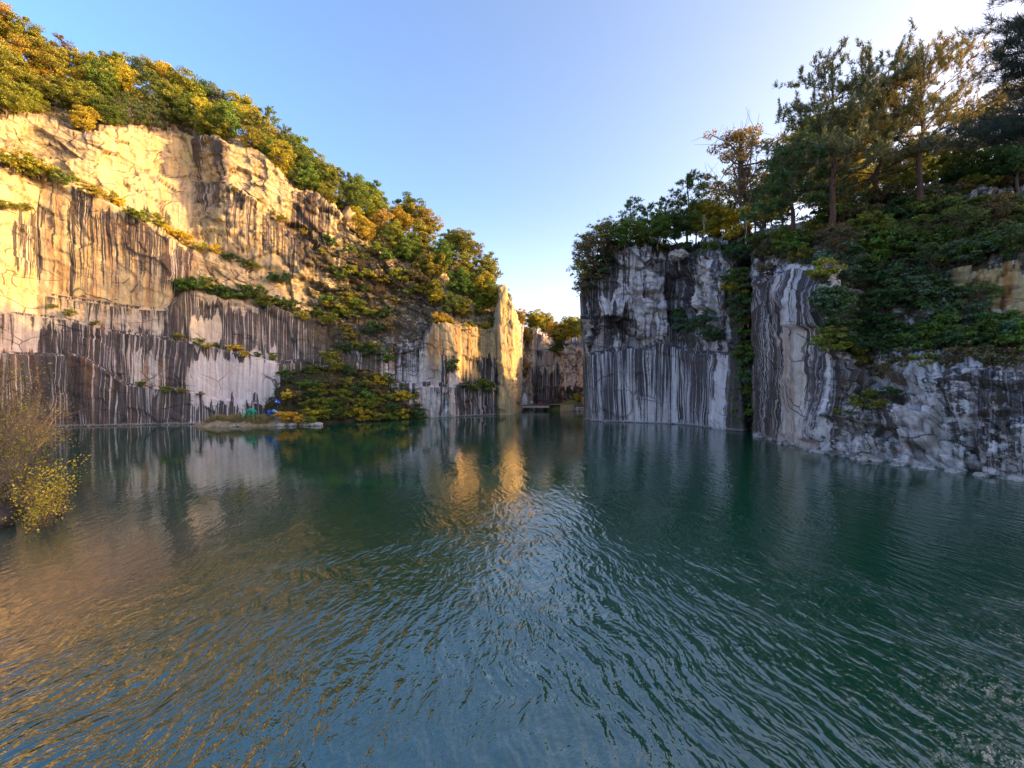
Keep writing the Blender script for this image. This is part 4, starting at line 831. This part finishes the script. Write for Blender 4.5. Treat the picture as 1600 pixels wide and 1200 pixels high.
# ---------------------------------------------------------------- stage in the gorge
D = 112.; k_ = D/F
st = empty('stage', ((836-CX)*k_, D, 0)); tag(st, 'low dark waterside stage platform with railing in the gorge', 'stage')
x0, x1 = (814-836)*k_, (858-836)*k_; dz = 1.15
m = MB(); m.box(x0, x1, 0, 6, dz, dz+.22); link_mesh('deck', m.mesh('deck'), WOOD, st, False)
m = MB(); m.box(x0+.05, x1-.05, -.06, -.003, dz-.35, dz+.1); link_mesh('edge_beam', m.mesh('edge_beam'), simple_mat('concrete', (.35, .33, .3), (.5, .48, .44), 2, .85), st, False)
for i in range(5):
    m = MB(); xx = x0+.3+(x1-x0-.6)*i/4; m.tube([(xx, .4, -2), (xx, .4, dz-.36)], [.12, .12], 10); link_mesh('post', m.mesh('post'), STEEL, st)
m = MB()
for i in range(15):
    xx = x0+.1+(x1-x0-.2)*i/14; m.tube([(xx, .12, dz+.22), (xx, .12, dz+1.2)], [.025, .025], 6)
for zz in (.5, .85, 1.2): m.tube([(x0+.1, .12, dz+zz), (x1-.1, .12, dz+zz)], [.022, .022], 6)
link_mesh('railing', m.mesh('railing'), STEEL, st)
# gangway right of the stage
gw = empty('footbridge', ((867-CX)*k_, D+1, 0)); tag(gw, 'narrow railed footbridge joining the stage and the stone terrace', 'footbridge')
xa, xb = (859-867)*k_, (876-867)*k_
m = MB(); m.box(xa, xb, 0, 2, dz+.3, dz+.45); link_mesh('deck', m.mesh('deck'), WOOD, gw, False)
m = MB()
for i in range(6):
    xx = xa+.1+(xb-xa-.2)*i/5; m.tube([(xx, .05, dz+.45), (xx, .05, dz+1.4)], [.025, .025], 6)
for zz in (.9, 1.4): m.tube([(xa+.1, .05, dz+zz), (xb-.1, .05, dz+zz)], [.022, .022], 6)
link_mesh('railing', m.mesh('railing'), STEEL, gw)
for i in (0, 1):
    m = MB(); xx = xa+.5+(xb-xa-1)*i; m.tube([(xx, 1, -2), (xx, 1, dz+.3)], [.1, .1], 8); link_mesh('post', m.mesh('post'), STEEL, gw)
# white winged figure
wf = empty('winged_statue', ((820-CX)*k_, D+1.2, dz+.22)); tag(wf, 'tall white pointed winged statue on the left end of the stage', 'statue')
m = MB()
for sx in (-1, 1):
    vv = []
    prof = [(0.02, 0), (.68, 0), (.72, .8), (.6, 1.7), (.42, 2.5), (.22, 3.1), (.12, 3.35), (.02, 3.3)]
    for yy in (-.09, .09): vv += [(sx*x, yy, z) for x, z in prof]
    n_ = len(prof); ff = [tuple(range(n_)), tuple(range(2*n_-1, n_-1, -1))]+[(i, (i+1) % n_, n_+(i+1) % n_, n_+i) for i in range(n_)]
    m.add(vv, ff)
link_mesh('wings', m.mesh('wings'), WHITEP, wf, False)
m = MB(); m.box(-.8, .8, -.3, .3, -.001, .14); link_mesh('plinth', m.mesh('plinth'), STEEL, wf, False)
# small lectern, red chairs
for k, (px, lb) in enumerate(((843.5, 'red chair on the stage, leftmost of three'), (846.5, 'red chair on the stage, middle of three'), (852, 'red chair on the stage, rightmost of three near the ramp'))):
    c = empty('chair', ((px-CX)*k_, D+1.6, dz+.22)); tag(c, lb, 'chair', 'red chairs on the stage')
    m = MB(); m.box(-.24, .24, -.22, .24, .42, .48); link_mesh('seat', m.mesh('seat'), REDP, c, False)
    m = MB(); m.box(-.24, .24, .2, .25, .482, .95); link_mesh('backrest', m.mesh('backrest'), REDP, c, False)
    for ax in (-.2, .2):
        for ay in (-.18, .2):
            m = MB(); m.tube([(ax, ay, 0), (ax, ay, .42)], [.02, .02], 6); link_mesh('leg', m.mesh('leg'), STEEL, c)
sb = empty('sign_board', ((831-CX)*k_, D+1., dz+.22)); tag(sb, 'small white sign board beside the winged statue', 'sign')
m = MB(); m.box(-.35, .35, -.02, .02, .55, 1.15); link_mesh('panel', m.mesh('panel'), WHITEP, sb, False)
m = MB(); m.tube([(0, .05, 0), (0, .05, .9)], [.03, .03], 6); link_mesh('post', m.mesh('post'), STEEL, sb)
# stone terrace
tm = simple_mat('sandstone_blocks', (.30, .22, .13), (.5, .38, .24), 1.5, .9, .5, .05)
tw = empty('stone_terrace', ((887-CX)*k_, D, 0)); tag(tw, 'beige stone terrace wall at the right of the gorge water', 'wall')
m = MB()
for r_ in range(3):
    for i in range(4):
        w_ = (897-876)*k_/4; xx = (876-887)*k_+i*w_; m.box(xx+.02, xx+w_-.02, 0-.02*((i+r_) % 2), 3, -1+r_*.85, -1+(r_+1)*.85-.02)
link_mesh('blocks', m.mesh('blocks'), tm, tw, False)
def moundH(X, Y): return 1.5+1.3*sstep(np.hypot((X-16.5)/5, (Y-116.5)/5), 1, .1)+.3*fbm(X*.6, Y*.6, 0, 3)-3.2*sstep(np.hypot((X-16)/8, (Y-117)/4.5), .8, 1.1)
field('mound', np.arange(8, 25, .5), np.arange(112.5, 123, .5), moundH, simple_mat('mown_grass', (.08, .09, .03), (.19, .18, .06), 2, .9, .5, .1), 'small grassy mound behind the stone terrace', 'mound')
for k in range(5):
    px = 896+k*3.4; rock('shore_rock', ((px-CX)*k_, D-.2+.3*(k % 2), .35), (.6, .6, .5+.15*(k % 3)), 60+k, f'reddish rock at the water right of the stone terrace, {WH[k]} from the left', 'rocks by the terrace')
plant('shrub', 'bush', ((906-CX)*k_, D+3, 2.4), .9, YEL, 'yellow bush against the rust coloured rock at the end of the gorge', 'bush', 'gorge bushes')

# ---------------------------------------------------------------- sky, sun, camera
SUN_AZ, SUN_EL = 93., 11.   # azimuth clockwise from +Y
sc = bpy.context.scene
w = bpy.data.worlds.new('World'); sc.world = w; w.use_nodes = True; nt = w.node_tree
bg = nt.nodes['Background']; sky = nt.nodes.new('ShaderNodeTexSky'); sky.sky_type = 'NISHITA'; sky.sun_disc = False
sky.sun_elevation = rad(SUN_EL); sky.sun_rotation = rad(SUN_AZ); sky.altitude = 200; sky.air_density = 1.0; sky.dust_density = 3.4; sky.ozone_density = 2.6
tint = nt.nodes.new('ShaderNodeMix'); tint.data_type = 'RGBA'; tint.blend_type = 'MULTIPLY'; tint.inputs[0].default_value = 1; tint.inputs[7].default_value = (1.06, .93, .96, 1)
nt.links.new(sky.outputs[0], tint.inputs[6])
nn = N(nt); dv_ = nt.nodes.new('ShaderNodeTexCoord').outputs['Generated']
sd = (math.sin(rad(SUN_AZ))*math.cos(rad(SUN_EL)), math.cos(rad(SUN_AZ))*math.cos(rad(SUN_EL)), math.sin(rad(SUN_EL)))
dt = nn('ShaderNodeVectorMath', {'operation': 'DOT_PRODUCT'}, _0=dv_, _1=sd).outputs['Value']
elv = nn('ShaderNodeSeparateXYZ', None, Vector=dv_).outputs[2]
hz = nn.mix(nn.mr(dt, -.7, .55, t='LINEAR'), rgb(.60, .82, 1.0), rgb(1.12, .95, .80))
hz = nn.mix(nn.mr(elv, .0, .42, .95, 0), hz, rgb(1.50, 1.22, 1.08))
nt.links.new(nn.mul(1.0, tint.outputs[2], hz), bg.inputs[0]); bg.inputs[1].default_value = .15
L = bpy.data.lights.new('sun', 'SUN'); L.energy = 2.0; L.color = (1, .62, .20); L.angle = rad(.6)
so = bpy.data.objects.new('sun', L); C.objects.link(so)
d = Vector((math.sin(rad(SUN_AZ))*math.cos(rad(SUN_EL)), math.cos(rad(SUN_AZ))*math.cos(rad(SUN_EL)), math.sin(rad(SUN_EL))))
so.rotation_euler = d.to_track_quat('Z', 'Y').to_euler(); so.location = (60, 0, 80)
cam = bpy.data.cameras.new('camera'); co = bpy.data.objects.new('camera', cam); C.objects.link(co)
co.location = (0, 0, CAMZ); co.rotation_euler = (rad(90), 0, 0); cam.sensor_width = 36; cam.lens = 36*F/1600; cam.clip_end = 6000; cam.clip_start = .1
sc.camera = co
sc.view_settings.view_transform = 'Standard'; sc.view_settings.look = 'None'; sc.view_settings.exposure = 2.28; sc.view_settings.gamma = 1
sc.cycles.max_bounces = 6; sc.cycles.diffuse_bounces = 3; sc.cycles.use_denoising = True
